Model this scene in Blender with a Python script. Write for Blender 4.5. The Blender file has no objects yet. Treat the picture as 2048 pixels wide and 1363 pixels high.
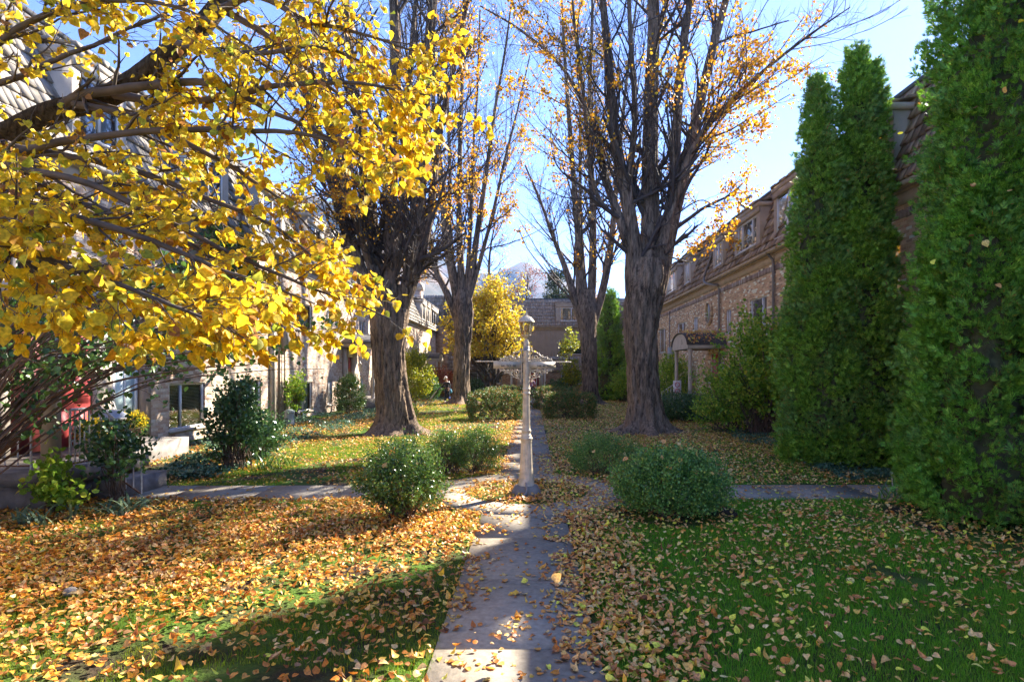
import bpy, math, random
import numpy as np
from mathutils import Vector, Matrix
R_ = math.radians
C = bpy.context.scene.collection
scene = bpy.context.scene

# ---------------------------------------------------------------- camera, sky, sun, exposure
FPX, CX, CY, CH = 1200.0, 1062.0, 742.0, 2.1
cd = bpy.data.cameras.new('camera'); cam = bpy.data.objects.new('camera', cd); C.objects.link(cam)
cam.location = (0, 0, CH); cam.rotation_euler = (R_(90), 0, 0)
cd.sensor_width = 36.0; cd.lens = 36.0 * FPX / 2048.0
cd.shift_x = -(CX - 1024.0) / 2048.0
cd.shift_y = (CY - 681.5) / 2048.0
cd.clip_start = 0.05; cd.clip_end = 30000
scene.camera = cam
SUN_EL, SUN_AZ = R_(34), math.atan2(.695, .719)          # azimuth measured from +Y towards +X
w = bpy.data.worlds.new('World'); scene.world = w; w.use_nodes = True
nt = w.node_tree; bg = nt.nodes['Background']
sky = nt.nodes.new('ShaderNodeTexSky'); sky.sky_type = 'NISHITA'; sky.sun_disc = False
sky.sun_elevation = SUN_EL; sky.sun_rotation = SUN_AZ; sky.altitude = 2000; sky.air_density = 0.6; sky.dust_density = 0.2; sky.ozone_density = 7.0
tint = nt.nodes.new('ShaderNodeMix'); tint.data_type = 'RGBA'; tint.blend_type = 'MULTIPLY'; tint.inputs[0].default_value = 1; tint.inputs[7].default_value = (.95, .78, .80, 1)
nt.links.new(sky.outputs[0], tint.inputs[6]); nt.links.new(tint.outputs[2], bg.inputs[0]); bg.inputs[1].default_value = 0.15
sl = bpy.data.lights.new('sun', 'SUN'); sun = bpy.data.objects.new('sun', sl); C.objects.link(sun)
sl.energy = 4.5; sl.angle = R_(0.53); sl.color = (1.0, .92, .80)
sd = Vector((math.sin(SUN_AZ) * math.cos(SUN_EL), math.cos(SUN_AZ) * math.cos(SUN_EL), math.sin(SUN_EL)))
sun.rotation_euler = sd.to_track_quat('Z', 'Y').to_euler()
vs = scene.view_settings; vs.view_transform = 'Standard'; vs.look = 'None'; vs.gamma = 1; vs.exposure = 2.45
scene.cycles.max_bounces = 7; scene.cycles.diffuse_bounces = 4; scene.cycles.transparent_max_bounces = 12
scene.cycles.transmission_bounces = 6; scene.cycles.caustics_reflective = False; scene.cycles.caustics_refractive = False
scene.cycles.volume_bounces = 0

# ---------------------------------------------------------------- helpers
def W(px, py, Y):
    return np.array([(px - CX) * Y / FPX, Y, CH - (py - CY) * Y / FPX])

def smooth(a, b, x):
    t = np.clip((np.asarray(x, float) - a) / (b - a), 0, 1); return t * t * (3 - 2 * t)

def gz(x, y):                                            # ground height: the beds on the left lie a little higher
    return .2 * smooth(-6.4, -8.8, x) * smooth(9, 13, y)

class Noise:                                             # cheap smooth noise, about -1..1
    def __init__(s, seed, f=1.0, n=14):
        r = np.random.default_rng(seed); s.k = r.normal(size=(n, 3)) * f * 2.2; s.p = r.uniform(0, 6.28, n); s.n = n
    def __call__(s, p):
        p = np.asarray(p, float)
        if p.shape[-1] == 2: p = np.concatenate([p, np.zeros(p.shape[:-1] + (1,))], -1)
        return np.sin(p @ s.k.T + s.p).sum(-1) / math.sqrt(s.n / 2) * .7

class MB:
    def __init__(s): s.v = []; s.f = {3: [], 4: []}; s.ng = []; s.n = 0
    def add(s, v, *faces):
        v = np.asarray(v, float).reshape(-1, 3)
        for f in faces:
            f = np.asarray(f, int)
            if f.size: s.f[f.shape[-1]].append(f.reshape(-1, f.shape[-1]) + s.n)
        s.v.append(v); s.n += len(v); return s
    def ngon(s, v):
        v = np.asarray(v, float); s.ng.append(np.arange(len(v)) + s.n); s.v.append(v); s.n += len(v)
    BF = np.array([[0, 3, 2, 1], [4, 5, 6, 7], [0, 1, 5, 4], [1, 2, 6, 5], [2, 3, 7, 6], [3, 0, 4, 7]])
    def hexa(s, v8): return s.add(v8, s.BF)
    def box(s, x0, x1, y0, y1, z0, z1):
        return s.hexa([(x0, y0, z0), (x1, y0, z0), (x1, y1, z0), (x0, y1, z0), (x0, y0, z1), (x1, y0, z1), (x1, y1, z1), (x0, y1, z1)])
    def bar(s, a, b, w_, h_=None, up=(0, 0, 1)):
        a = Vector(a); b = Vector(b); t = (b - a).normalized(); u = Vector(up)
        if abs(t.dot(u)) > .95: u = Vector((1, 0, 0))
        x = t.cross(u).normalized() * w_ / 2; y = x.cross(t).normalized() * (h_ or w_) / 2
        return s.hexa([a - x - y, a + x - y, a + x + y, a - x + y, b - x - y, b + x - y, b + x + y, b - x + y])
    def tubes(s, P, Rr, sides=6, cap=False):
        P = np.asarray(P, float); Rr = np.asarray(Rr, float)
        if P.ndim == 2: P = P[None]; Rr = Rr[None]
        n, k, _ = P.shape
        T = np.gradient(P, axis=1); T /= np.linalg.norm(T, axis=-1, keepdims=True) + 1e-9
        M = T.mean(1); ref = np.where((np.abs(M[:, 2]) > .75)[:, None], np.array([[1., 0.13, 0]]), np.array([[0, 0.1, 1.]]))[:, None]
        A = np.cross(T, ref); A /= np.linalg.norm(A, axis=-1, keepdims=True) + 1e-9
        B = np.cross(T, A)
        th = np.arange(sides) * 2 * math.pi / sides
        V = P[:, :, None] + Rr[:, :, None, None] * (A[:, :, None] * np.cos(th)[:, None] + B[:, :, None] * np.sin(th)[:, None])
        idx = np.arange(n * k * sides).reshape(n, k, sides); nx = np.roll(idx, -1, 2)
        q = np.stack([idx[:, :-1], nx[:, :-1], nx[:, 1:], idx[:, 1:]], -1).reshape(-1, 4)
        base = s.n; s.add(V.reshape(-1, 3), q)
        if cap:
            for i in range(n):
                for j in (0, k - 1): s.ng.append(idx[i, j] + base)
        return s
    def lathe(s, prof, c=(0, 0, 0), seg=24, rmod=None, axis=None):
        prof = np.asarray(prof, float); th = np.arange(seg) * 2 * math.pi / seg
        r = np.repeat(prof[:, :1], seg, 1)
        if rmod is not None: r = r * rmod(th, prof[:, 1])
        V = np.stack([r * np.cos(th), r * np.sin(th), np.repeat(prof[:, 1:2], seg, 1)], -1)
        V = V.reshape(-1, 3)
        if axis is not None:
            m = np.array(Vector(axis).to_track_quat('Z', 'Y').to_matrix()); V = V @ m.T
        V = V + np.array(c)
        k = len(prof); idx = np.arange(k * seg).reshape(k, seg); nx = np.roll(idx, -1, 1)
        q = np.stack([idx[:-1], nx[:-1], nx[1:], idx[1:]], -1).reshape(-1, 4)
        base = s.n; s.add(V, q); s.ng.append(idx[0] + base); s.ng.append(idx[-1] + base); return s
    def build(s, name, mat, parent=None, smooth_=False):
        V = np.concatenate(s.v) if s.v else np.zeros((0, 3))
        T = np.concatenate(s.f[3]) if s.f[3] else np.zeros((0, 3), int); Q = np.concatenate(s.f[4]) if s.f[4] else np.zeros((0, 4), int)
        li = np.concatenate([T.ravel(), Q.ravel()] + [g for g in s.ng]).astype(np.int32)
        ct = np.concatenate([np.full(len(T), 3), np.full(len(Q), 4), np.array([len(g) for g in s.ng], int)]).astype(np.int32)
        st = np.concatenate([[0], np.cumsum(ct)[:-1]]).astype(np.int32) if len(ct) else ct
        me = bpy.data.meshes.new(name); me.vertices.add(len(V)); me.vertices.foreach_set('co', V.astype(np.float32).ravel())
        me.loops.add(len(li)); me.loops.foreach_set('vertex_index', li)
        me.polygons.add(len(ct)); me.polygons.foreach_set('loop_start', st); me.polygons.foreach_set('loop_total', ct)
        me.update(calc_edges=True)
        if smooth_: me.polygons.foreach_set('use_smooth', np.ones(len(ct), bool))
        me.materials.append(mat)
        o = bpy.data.objects.new(name, me); C.objects.link(o)
        if parent is not None:
            o.parent = parent; o.matrix_parent_inverse = Matrix.Translation(-Vector(parent.location))
        return o

def tag(o, label=None, cat=None, group=None, kind=None):
    if label: o['label'] = label
    if cat: o['category'] = cat
    if group: o['group'] = group
    if kind: o['kind'] = kind
    return o
def thing(name, label, cat, loc=(0, 0, 0), group=None):
    o = bpy.data.objects.new(name, None); C.objects.link(o); o.location = tuple(float(a) for a in loc); o.empty_display_size = .2
    return tag(o, label, cat, group)

# ---------------------------------------------------------------- materials
def mat(name, col=(.5, .5, .5), rough=.6, metal=0, spec=.5, noise=0, nscale=8, bump=0, bscale=40, col2=None):
    m = bpy.data.materials.new(name); m.use_nodes = True; n = m.node_tree.nodes; l = m.node_tree.links
    b = n['Principled BSDF']; b.inputs['Roughness'].default_value = rough; b.inputs['Metallic'].default_value = metal
    b.inputs['Specular IOR Level'].default_value = spec; b.inputs['Base Color'].default_value = (*col, 1)
    if noise or col2:
        tc = n.new('ShaderNodeTexCoord'); t = n.new('ShaderNodeTexNoise'); t.inputs['Scale'].default_value = nscale; t.inputs['Detail'].default_value = 6
        l.new(tc.outputs['Object'], t.inputs['Vector'])
        r = n.new('ShaderNodeValToRGB'); c2 = col2 or tuple(c * (1 - noise) for c in col)
        r.color_ramp.elements[0].color = (*c2, 1); r.color_ramp.elements[1].color = (*col, 1)
        r.color_ramp.elements[0].position = .36; r.color_ramp.elements[1].position = .62
        l.new(t.outputs['Fac'], r.inputs[0]); l.new(r.outputs[0], b.inputs['Base Color'])
    if bump:
        tc = n.new('ShaderNodeTexCoord'); t = n.new('ShaderNodeTexNoise'); t.inputs['Scale'].default_value = bscale; t.inputs['Detail'].default_value = 5
        l.new(tc.outputs['Object'], t.inputs['Vector']); bp = n.new('ShaderNodeBump'); bp.inputs['Strength'].default_value = bump; bp.inputs['Distance'].default_value = .02
        l.new(t.outputs['Fac'], bp.inputs['Height']); l.new(bp.outputs[0], b.inputs['Normal'])
    return m

def leafmat(name, cols, transl=.5, rough=.45, patch=None, pscale=1.5, spec=.4, vein=False):
    """cols: (position, colour) stops picked by a random number per leaf; patch: second set of stops mixed in by a large noise"""
    m = bpy.data.materials.new(name); m.use_nodes = True; n = m.node_tree.nodes; l = m.node_tree.links
    b = n['Principled BSDF']; out = n['Material Output']; b.inputs['Roughness'].default_value = rough; b.inputs['Specular IOR Level'].default_value = spec
    g = n.new('ShaderNodeNewGeometry'); rnd = g.outputs['Random Per Island']
    def ramp(cc):
        r = n.new('ShaderNodeValToRGB'); e = r.color_ramp.elements
        while len(e) < len(cc): e.new(.5)
        for k, (p, c) in enumerate(cc): e[k].position = p; e[k].color = (*c, 1)
        l.new(rnd, r.inputs[0]); return r.outputs[0]
    col = ramp(cols)
    if patch:
        t = n.new('ShaderNodeTexNoise'); t.inputs['Scale'].default_value = pscale; t.inputs['Detail'].default_value = 3
        tc = n.new('ShaderNodeTexCoord'); l.new(tc.outputs['Object'], t.inputs['Vector'])
        rr = n.new('ShaderNodeValToRGB'); rr.color_ramp.elements[0].position = .46; rr.color_ramp.elements[1].position = .6; l.new(t.outputs['Fac'], rr.inputs[0])
        mx = n.new('ShaderNodeMix'); mx.data_type = 'RGBA'; l.new(rr.outputs[0], mx.inputs[0]); l.new(col, mx.inputs[6]); l.new(ramp(patch), mx.inputs[7]); col = mx.outputs[2]
    # blotches inside one leaf
    t2 = n.new('ShaderNodeTexNoise'); t2.inputs['Scale'].default_value = 55; tc2 = n.new('ShaderNodeTexCoord'); l.new(tc2.outputs['Object'], t2.inputs['Vector'])
    hs = n.new('ShaderNodeHueSaturation'); mr = n.new('ShaderNodeMapRange'); mr.inputs[1].default_value = .3; mr.inputs[2].default_value = .7; mr.inputs[3].default_value = .62; mr.inputs[4].default_value = 1.22
    l.new(t2.outputs['Fac'], mr.inputs[0]); l.new(mr.outputs[0], hs.inputs['Value']); l.new(col, hs.inputs['Color']); col = hs.outputs[0]
    l.new(col, b.inputs['Base Color'])
    if transl:
        tr = n.new('ShaderNodeBsdfTranslucent'); l.new(col, tr.inputs[0]); mx = n.new('ShaderNodeMixShader'); mx.inputs[0].default_value = transl
        l.new(b.outputs[0], mx.inputs[1]); l.new(tr.outputs[0], mx.inputs[2]); l.new(mx.outputs[0], out.inputs[0])
    return m

def brickmat(name, stops, mortar, axis='Y', bw=.21, bh=.075, stain=.25):
    m = bpy.data.materials.new(name); m.use_nodes = True; n = m.node_tree.nodes; l = m.node_tree.links
    b = n['Principled BSDF']; b.inputs['Roughness'].default_value = .85; b.inputs['Specular IOR Level'].default_value = .25
    tc = n.new('ShaderNodeTexCoord'); sx = n.new('ShaderNodeSeparateXYZ'); l.new(tc.outputs['Object'], sx.inputs[0])
    def M(op, a, b_=None, c=None):
        q = n.new('ShaderNodeMath'); q.operation = op
        for k, v in enumerate((a, b_, c)):
            if v is None: continue
            if isinstance(v, (int, float)): q.inputs[k].default_value = v
            else: l.new(v, q.inputs[k])
        return q.outputs[0]
    wn = n.new('ShaderNodeTexNoise'); wn.inputs['Scale'].default_value = 9; l.new(tc.outputs['Object'], wn.inputs['Vector'])
    wob = M('MULTIPLY', M('SUBTRACT', wn.outputs['Fac'], .5), .02)
    V = M('ADD', M('DIVIDE', sx.outputs['Z'], bh), M('MULTIPLY', wob, 6)); row = M('FLOOR', V)
    U = M('ADD', M('DIVIDE', sx.outputs[axis], bw), M('MULTIPLY', row, .5)); U = M('ADD', U, M('MULTIPLY', wob, 2)); colm = M('FLOOR', U)
    fu = M('FRACT', U); fv = M('FRACT', V)
    mo = M('MULTIPLY', M('MULTIPLY', M('SMOOTH_MIN', M('MULTIPLY', fu, 22), 1, .3), M('SMOOTH_MIN', M('MULTIPLY', M('SUBTRACT', 1, fu), 22), 1, .3)),
           M('MULTIPLY', M('SMOOTH_MIN', M('MULTIPLY', fv, 8), 1, .3), M('SMOOTH_MIN', M('MULTIPLY', M('SUBTRACT', 1, fv), 8), 1, .3)))
    cmb = n.new('ShaderNodeCombineXYZ'); l.new(row, cmb.inputs[0]); l.new(colm, cmb.inputs[1])
    wh = n.new('ShaderNodeTexWhiteNoise'); l.new(cmb.outputs[0], wh.inputs['Vector'])
    r = n.new('ShaderNodeValToRGB'); r.color_ramp.interpolation = 'CONSTANT'; e = r.color_ramp.elements
    while len(e) < len(stops): e.new(.5)
    for k, (p, c) in enumerate(stops): e[k].position = p; e[k].color = (*c, 1)
    l.new(wh.outputs['Value'], r.inputs[0])
    nn = n.new('ShaderNodeTexNoise'); nn.inputs['Scale'].default_value = 25; nn.inputs['Detail'].default_value = 6; l.new(tc.outputs['Object'], nn.inputs['Vector'])
    big = n.new('ShaderNodeTexNoise'); big.inputs['Scale'].default_value = .8; big.inputs['Detail'].default_value = 5; l.new(tc.outputs['Object'], big.inputs['Vector'])
    val = M('ADD', M('ADD', .5, M('MULTIPLY', nn.outputs['Fac'], .6)), M('MULTIPLY', M('SUBTRACT', big.outputs['Fac'], .3), stain * 2))
    hs = n.new('ShaderNodeHueSaturation'); l.new(r.outputs[0], hs.inputs['Color']); l.new(val, hs.inputs['Value'])
    mx = n.new('ShaderNodeMix'); mx.data_type = 'RGBA'; mx.inputs[6].default_value = (*mortar, 1); l.new(mo, mx.inputs[0]); l.new(hs.outputs[0], mx.inputs[7])
    l.new(mx.outputs[2], b.inputs['Base Color'])
    bp = n.new('ShaderNodeBump'); bp.inputs['Strength'].default_value = .7; bp.inputs['Distance'].default_value = .012
    l.new(M('ADD', mo, M('MULTIPLY', nn.outputs['Fac'], .5)), bp.inputs['Height']); l.new(bp.outputs[0], b.inputs['Normal'])
    return m

def barkmat(name, c1, c2, scale=1.0):
    m = bpy.data.materials.new(name); m.use_nodes = True; n = m.node_tree.nodes; l = m.node_tree.links
    b = n['Principled BSDF']; b.inputs['Roughness'].default_value = .95; b.inputs['Specular IOR Level'].default_value = .15
    tc = n.new('ShaderNodeTexCoord'); mp = n.new('ShaderNodeMapping'); mp.inputs['Scale'].default_value = (9 * scale, 9 * scale, 1.5 * scale); l.new(tc.outputs['Object'], mp.inputs[0])
    t = n.new('ShaderNodeTexNoise'); t.inputs['Scale'].default_value = 1.6; t.inputs['Detail'].default_value = 9; t.inputs['Roughness'].default_value = .65; t.inputs['Distortion'].default_value = .4; l.new(mp.outputs[0], t.inputs['Vector'])
    t2 = n.new('ShaderNodeTexNoise'); t2.inputs['Scale'].default_value = .6; l.new(tc.outputs['Object'], t2.inputs['Vector'])
    ad = n.new('ShaderNodeMath'); ad.operation = 'MULTIPLY_ADD'; l.new(t2.outputs['Fac'], ad.inputs[0]); ad.inputs[1].default_value = .35; l.new(t.outputs['Fac'], ad.inputs[2])
    r = n.new('ShaderNodeValToRGB'); e = r.color_ramp.elements; e[0].position = .52; e[0].color = (*c1, 1); e[1].position = .86; e[1].color = (*c2, 1)
    l.new(ad.outputs[0], r.inputs[0]); l.new(r.outputs[0], b.inputs['Base Color'])
    bp = n.new('ShaderNodeBump'); bp.inputs['Strength'].default_value = 1; bp.inputs['Distance'].default_value = .05; l.new(t.outputs['Fac'], bp.inputs['Height']); l.new(bp.outputs[0], b.inputs['Normal'])
    return m

def glassmat(name, tint=(.8, .9, .9), fac=.45, rough=.03):
    m = bpy.data.materials.new(name); m.use_nodes = True; n = m.node_tree.nodes; l = m.node_tree.links; n.remove(n['Principled BSDF'])
    g = n.new('ShaderNodeBsdfGlossy'); g.inputs['Roughness'].default_value = rough; g.inputs[0].default_value = (.9, .9, .9, 1)
    t = n.new('ShaderNodeBsdfTransparent'); t.inputs[0].default_value = (*tint, 1)
    fr = n.new('ShaderNodeFresnel'); fr.inputs[0].default_value = 1.5
    mm = n.new('ShaderNodeMath'); mm.operation = 'MULTIPLY_ADD'; l.new(fr.outputs[0], mm.inputs[0]); mm.inputs[1].default_value = .8; mm.inputs[2].default_value = fac * .3
    x = n.new('ShaderNodeMixShader'); l.new(mm.outputs[0], x.inputs[0]); l.new(t.outputs[0], x.inputs[1]); l.new(g.outputs[0], x.inputs[2]); l.new(x.outputs[0], n['Material Output'].inputs[0])
    return m

def islandmat(name, cols, rough=.8, noise=.3, nscale=30, spec=.3, stretch=(1, 1, 1)):
    """a colour per separate piece (shakes, slabs) with streaks over it"""
    m = bpy.data.materials.new(name); m.use_nodes = True; n = m.node_tree.nodes; l = m.node_tree.links
    b = n['Principled BSDF']; b.inputs['Roughness'].default_value = rough; b.inputs['Specular IOR Level'].default_value = spec
    g = n.new('ShaderNodeNewGeometry'); r = n.new('ShaderNodeValToRGB'); e = r.color_ramp.elements
    while len(e) < len(cols): e.new(.5)
    for k, (p, c) in enumerate(cols): e[k].position = p; e[k].color = (*c, 1)
    l.new(g.outputs['Random Per Island'], r.inputs[0])
    tc = n.new('ShaderNodeTexCoord'); mp = n.new('ShaderNodeMapping'); mp.inputs['Scale'].default_value = stretch; l.new(tc.outputs['Object'], mp.inputs[0])
    t = n.new('ShaderNodeTexNoise'); t.inputs['Scale'].default_value = nscale; t.inputs['Detail'].default_value = 7; l.new(mp.outputs[0], t.inputs['Vector'])
    mr = n.new('ShaderNodeMapRange'); mr.inputs[1].default_value = .3; mr.inputs[2].default_value = .7; mr.inputs[3].default_value = 1 - noise; mr.inputs[4].default_value = 1 + noise
    l.new(t.outputs['Fac'], mr.inputs[0]); hs = n.new('ShaderNodeHueSaturation'); l.new(mr.outputs[0], hs.inputs['Value']); l.new(r.outputs[0], hs.inputs['Color']); l.new(hs.outputs[0], b.inputs['Base Color'])
    bp = n.new('ShaderNodeBump'); bp.inputs['Strength'].default_value = .4; bp.inputs['Distance'].default_value = .01; l.new(t.outputs['Fac'], bp.inputs['Height']); l.new(bp.outputs[0], b.inputs['Normal'])
    return m

MT = {}
MT['brick_l'] = brickmat('brick_pink_tan', [(0, (0.606, 0.426, 0.303)), (.3, (0.675, 0.515, 0.376)), (.52, (0.513, 0.336, 0.23)), (.62, (0.746, 0.605, 0.46)), (.86, (0.419, 0.258, 0.178)), (.92, (0.815, 0.694, 0.553))], (0.582, 0.482, 0.376), stain=.12)
MT['brick_r'] = brickmat('brick_brown_white', [(0, (0.638, 0.414, 0.222)), (.3, (0.784, 0.548, 0.312)), (.55, (0.494, 0.307, 0.173)), (.70, (0.667, 0.374, 0.201)), (.82, (0.305, 0.2, 0.129)), (.88, (0.9, 0.881, 0.647))], (0.667, 0.508, 0.312), stain=.15)
MT['brick_f'] = brickmat('brick_far', [(0, (0.408, 0.242, 0.142)), (.35, (0.504, 0.33, 0.199)), (.6, (0.3, 0.176, 0.104)), (.85, (0.576, 0.418, 0.285))], (0.432, 0.33, 0.237), axis='X')
MT['shake_r'] = islandmat('shake_brown', [(0, (0.176, 0.117, 0.0702)), (.5, (0.287, 0.194, 0.121)), (1, (0.386, 0.276, 0.178))], .9, .55, 3.5, stretch=(0.9, 0.9, 0.562))
MT['shake_l'] = islandmat('shake_grey', [(0, (0.208, 0.187, 0.155)), (.5, (0.272, 0.242, 0.207)), (1, (0.336, 0.304, 0.259))], .9, .3, 4, stretch=(0.8, 0.9, 0.444))
MT['shake_f'] = islandmat('shake_tan', [(0, (0.286, 0.216, 0.16)), (1, (0.377, 0.294, 0.22))], .9, .25, 4)
MT['trim'] = mat('trim_cream', (.52, .45, .36), .6, noise=.18, nscale=3, bump=.1)
MT['trim_r'] = mat('trim_tan', (.52, .38, .23), .6, noise=.2, nscale=3)
MT['dorm'] = mat('dormer_tan', (.42, .32, .22), .7, noise=.2, nscale=3)
MT['white'] = mat('white_paint', (.70, .67, .61), .45, noise=.18, nscale=9)
MT['frame'] = mat('window_frame_paint', (.72, .70, .66), .4)
MT['soffit'] = mat('soffit_brown', (.20, .155, .11), .8)
MT['siding'] = mat('siding_taupe', (0.365, 0.269, 0.182), .75, noise=.12, nscale=2)
MT['roof_flat'] = mat('roof_gravel', (.12, .115, .11), .95, noise=.3, nscale=6)
MT['glass'] = glassmat('window_glass', (.75, .82, .82), .45)
MT['clear'] = glassmat('lantern_glass', (.95, .97, .93), .2)
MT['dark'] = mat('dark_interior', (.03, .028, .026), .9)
MT['curtain'] = mat('curtain_cloth', (.55, .56, .54), .9, noise=.12, nscale=4)
MT['curtain_g'] = mat('curtain_green', (.22, .25, .20), .9, noise=.2, nscale=5)
MT['teal'] = mat('teal_door_glass', (.42, .55, .54), .3)
MT['red'] = mat('red_door_paint', (.42, .06, .055), .5, noise=.15, nscale=6)
MT['darkred'] = mat('dark_red_paint', (.19, .035, .03), .5, noise=.2, nscale=6)
MT['pipe'] = mat('pipe_tan', (.24, .20, .16), .6, noise=.2)
MT['pipeg'] = mat('pipe_grey', (.28, .26, .24), .45, metal=.3)
MT['greybox'] = mat('meter_box_paint', (.36, .33, .29), .55, noise=.2)
MT['conc'] = mat('concrete', (.34, .30, .25), .9, noise=.35, nscale=5, bump=.3, bscale=120)
MT['concd'] = mat('concrete_weathered', (.25, .22, .19), .95, noise=.45, nscale=4, bump=.5, bscale=60)
MT['lamp'] = mat('lamp_post_paint', (0.715, 0.583, 0.399), .45, noise=.3, nscale=9, bump=.15, bscale=90)
MT['black'] = mat('black_paint', (.02, .02, .02), .5)
MT['iron'] = mat('painted_iron', (.58, .55, .50), .5, noise=.35, nscale=14)
MT['rust'] = mat('rusty_iron', (.22, .10, .05), .8, noise=.5, nscale=20)
MT['terra'] = mat('terracotta', (.40, .15, .10), .8, noise=.2)
MT['bark'] = barkmat('linden_bark', (0.0333, 0.0248, 0.0181), (0.356, 0.253, 0.17))
MT['bark2'] = barkmat('dark_bark', (.018, .013, .009), (.12, .09, .055), 2)
MT['twig'] = mat('twig_bark', (.085, .062, .048), .8, noise=.4, nscale=5)
MT['twigl'] = mat('pale_twig_bark', (.10, .072, .052), .75, noise=.4, nscale=5)
MT['woodv'] = mat('shrub_stem_bark', (.15, .095, .062), .85, noise=.4, nscale=9)

MT['lf_yellow'] = leafmat('leaf_yellow', [(0, (0.567, 0.254, 0.018)), (.07, (0.742, 0.445, 0.018)), (.35, (0.824, 0.562, 0.0216)), (.7, (0.845, 0.636, 0.036)), (.84, (0.659, 0.594, 0.048)), (.92, (0.33, 0.424, 0.048)), (.96, (0.474, 0.233, 0.06)), (1, (0.35, 0.159, 0.06))], .5, .55, spec=.25)
MT['lf_orange'] = leafmat('leaf_orange', [(0, (.46, .18, .02)), (.3, (.70, .31, .02)), (.6, (.80, .43, .02)), (.85, (.82, .55, .03)), (1, (.30, .11, .03))], .5, .5)
MT['lf_gold'] = leafmat('leaf_gold', [(0, (.62, .38, .02)), (.4, (.74, .52, .02)), (.8, (.70, .56, .04)), (1, (.35, .38, .04))], .5, .5)
MT['lf_lime'] = leafmat('leaf_lime', [(0, (.20, .28, .02)), (.5, (.36, .38, .03)), (.8, (.62, .52, .03)), (1, (.12, .2, .02))], .45, .5)
MT['lf_litter'] = leafmat('leaf_litter', [(0, (0.175, 0.0692, 0.0184)), (.12, (0.453, 0.138, 0.023)), (.3, (0.754, 0.254, 0.0276)), (.45, (0.69, 0.334, 0.102)), (.58, (0.828, 0.381, 0.046)), (.7, (0.729, 0.439, 0.184)), (.82, (0.9, 0.541, 0.0276)), (.92, (0.854, 0.6, 0.294)), (1, (0.377, 0.172, 0.0644))], .2, .45,
                         patch=[(0, (0.377, 0.138, 0.0368)), (.2, (0.754, 0.277, 0.0368)), (.5, (0.879, 0.415, 0.046)), (.75, (0.828, 0.531, 0.092)), (.9, (0.9, 0.646, 0.0552)), (1, (0.69, 0.462, 0.239))], pscale=1.2, spec=.35)
MT['lf_litter_r'] = leafmat('leaf_litter_tan', [(0, (0.332, 0.14, 0.0462)), (.15, (0.7, 0.296, 0.0924)), (.35, (0.9, 0.475, 0.158)), (.55, (0.9, 0.574, 0.224)), (.66, (0.9, 0.491, 0.0792)), (.78, (0.9, 0.688, 0.317)), (.88, (0.9, 0.852, 0.0792)), (.96, (0.9, 0.9, 0.106)), (1, (0.663, 0.312, 0.132))], .15, .5, spec=.3)
MT['lf_green'] = leafmat('leaf_dark_green', [(0, (0.0375, 0.0875, 0.02)), (.5, (0.0688, 0.163, 0.0312)), (.9, (0.125, 0.25, 0.0438)), (1, (0.2, 0.25, 0.0375))], .3, .35, spec=.5)
MT['lf_rose'] = leafmat('leaf_glossy_green', [(0, (0.0364, 0.091, 0.0364)), (.5, (0.065, 0.156, 0.0455)), (1, (0.13, 0.234, 0.0585))], .22, .28, spec=.6)
MT['lf_box'] = leafmat('leaf_boxwood', [(0, (0.0522, 0.115, 0.0195)), (.5, (0.105, 0.216, 0.0391)), (.85, (0.174, 0.306, 0.0522)), (.97, (0.29, 0.281, 0.0653)), (1, (0.406, 0.216, 0.0653))], .25, .32, spec=.6)
MT['lf_boxr'] = leafmat('leaf_boxwood_bluish', [(0, (0.078, 0.177, 0.0413)), (.5, (0.156, 0.325, 0.0688)), (.9, (0.26, 0.465, 0.0826)), (1, (0.451, 0.483, 0.0963))], .25, .42, spec=.5)
MT['lf_hedge'] = leafmat('leaf_hedge', [(0, (0.049, 0.098, 0.021)), (.4, (0.105, 0.196, 0.042)), (.75, (0.182, 0.252, 0.056)), (.86, (0.35, 0.182, 0.056)), (1, (0.588, 0.266, 0.098))], .2, .55, spec=.25)
MT['lf_thuja'] = leafmat('thuja_spray', [(0, (0.101, 0.223, 0.0243)), (.45, (0.22, 0.431, 0.0426)), (.85, (0.371, 0.594, 0.0608)), (1, (0.574, 0.653, 0.0851))], .25, .55,
                        patch=[(0, (0.101, 0.208, 0.0486)), (.5, (0.22, 0.402, 0.0851)), (.94, (0.338, 0.505, 0.0972)), (.97, (0.607, 0.208, 0.0365)), (1, (0.506, 0.178, 0.0365))], pscale=1.6, spec=.3)
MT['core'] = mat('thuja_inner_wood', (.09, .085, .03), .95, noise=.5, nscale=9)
MT['lf_shrub'] = leafmat('leaf_shrub_yellowgreen', [(0, (.15, .29, .03)), (.5, (.29, .48, .05)), (.8, (.46, .60, .06)), (1, (.70, .66, .08))], .45, .5)
MT['lf_ivy'] = leafmat('leaf_ivy', [(0, (0.045, 0.12, 0.0675)), (.6, (0.105, 0.21, 0.12)), (1, (0.195, 0.3, 0.15))], .15, .35, spec=.5)
MT['lf_red'] = leafmat('leaf_red', [(0, (.20, .04, .02)), (.6, (.45, .10, .04)), (1, (.5, .25, .08))], .35, .5)
MT['lf_iris'] = leafmat('leaf_iris', [(0, (.10, .17, .09)), (.6, (.16, .24, .13)), (1, (.26, .32, .15))], .3, .4)
MT['lf_conifer'] = leafmat('needle_far', [(0, (.03, .055, .02)), (1, (.10, .13, .05))], .2, .6)
MT['grass'] = leafmat('grass_blade', [(0, (0.108, 0.324, 0.0189)), (.5, (0.176, 0.499, 0.0297)), (.85, (0.257, 0.594, 0.0405)), (1, (0.459, 0.594, 0.081))], .4, .45, spec=.3)
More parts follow.
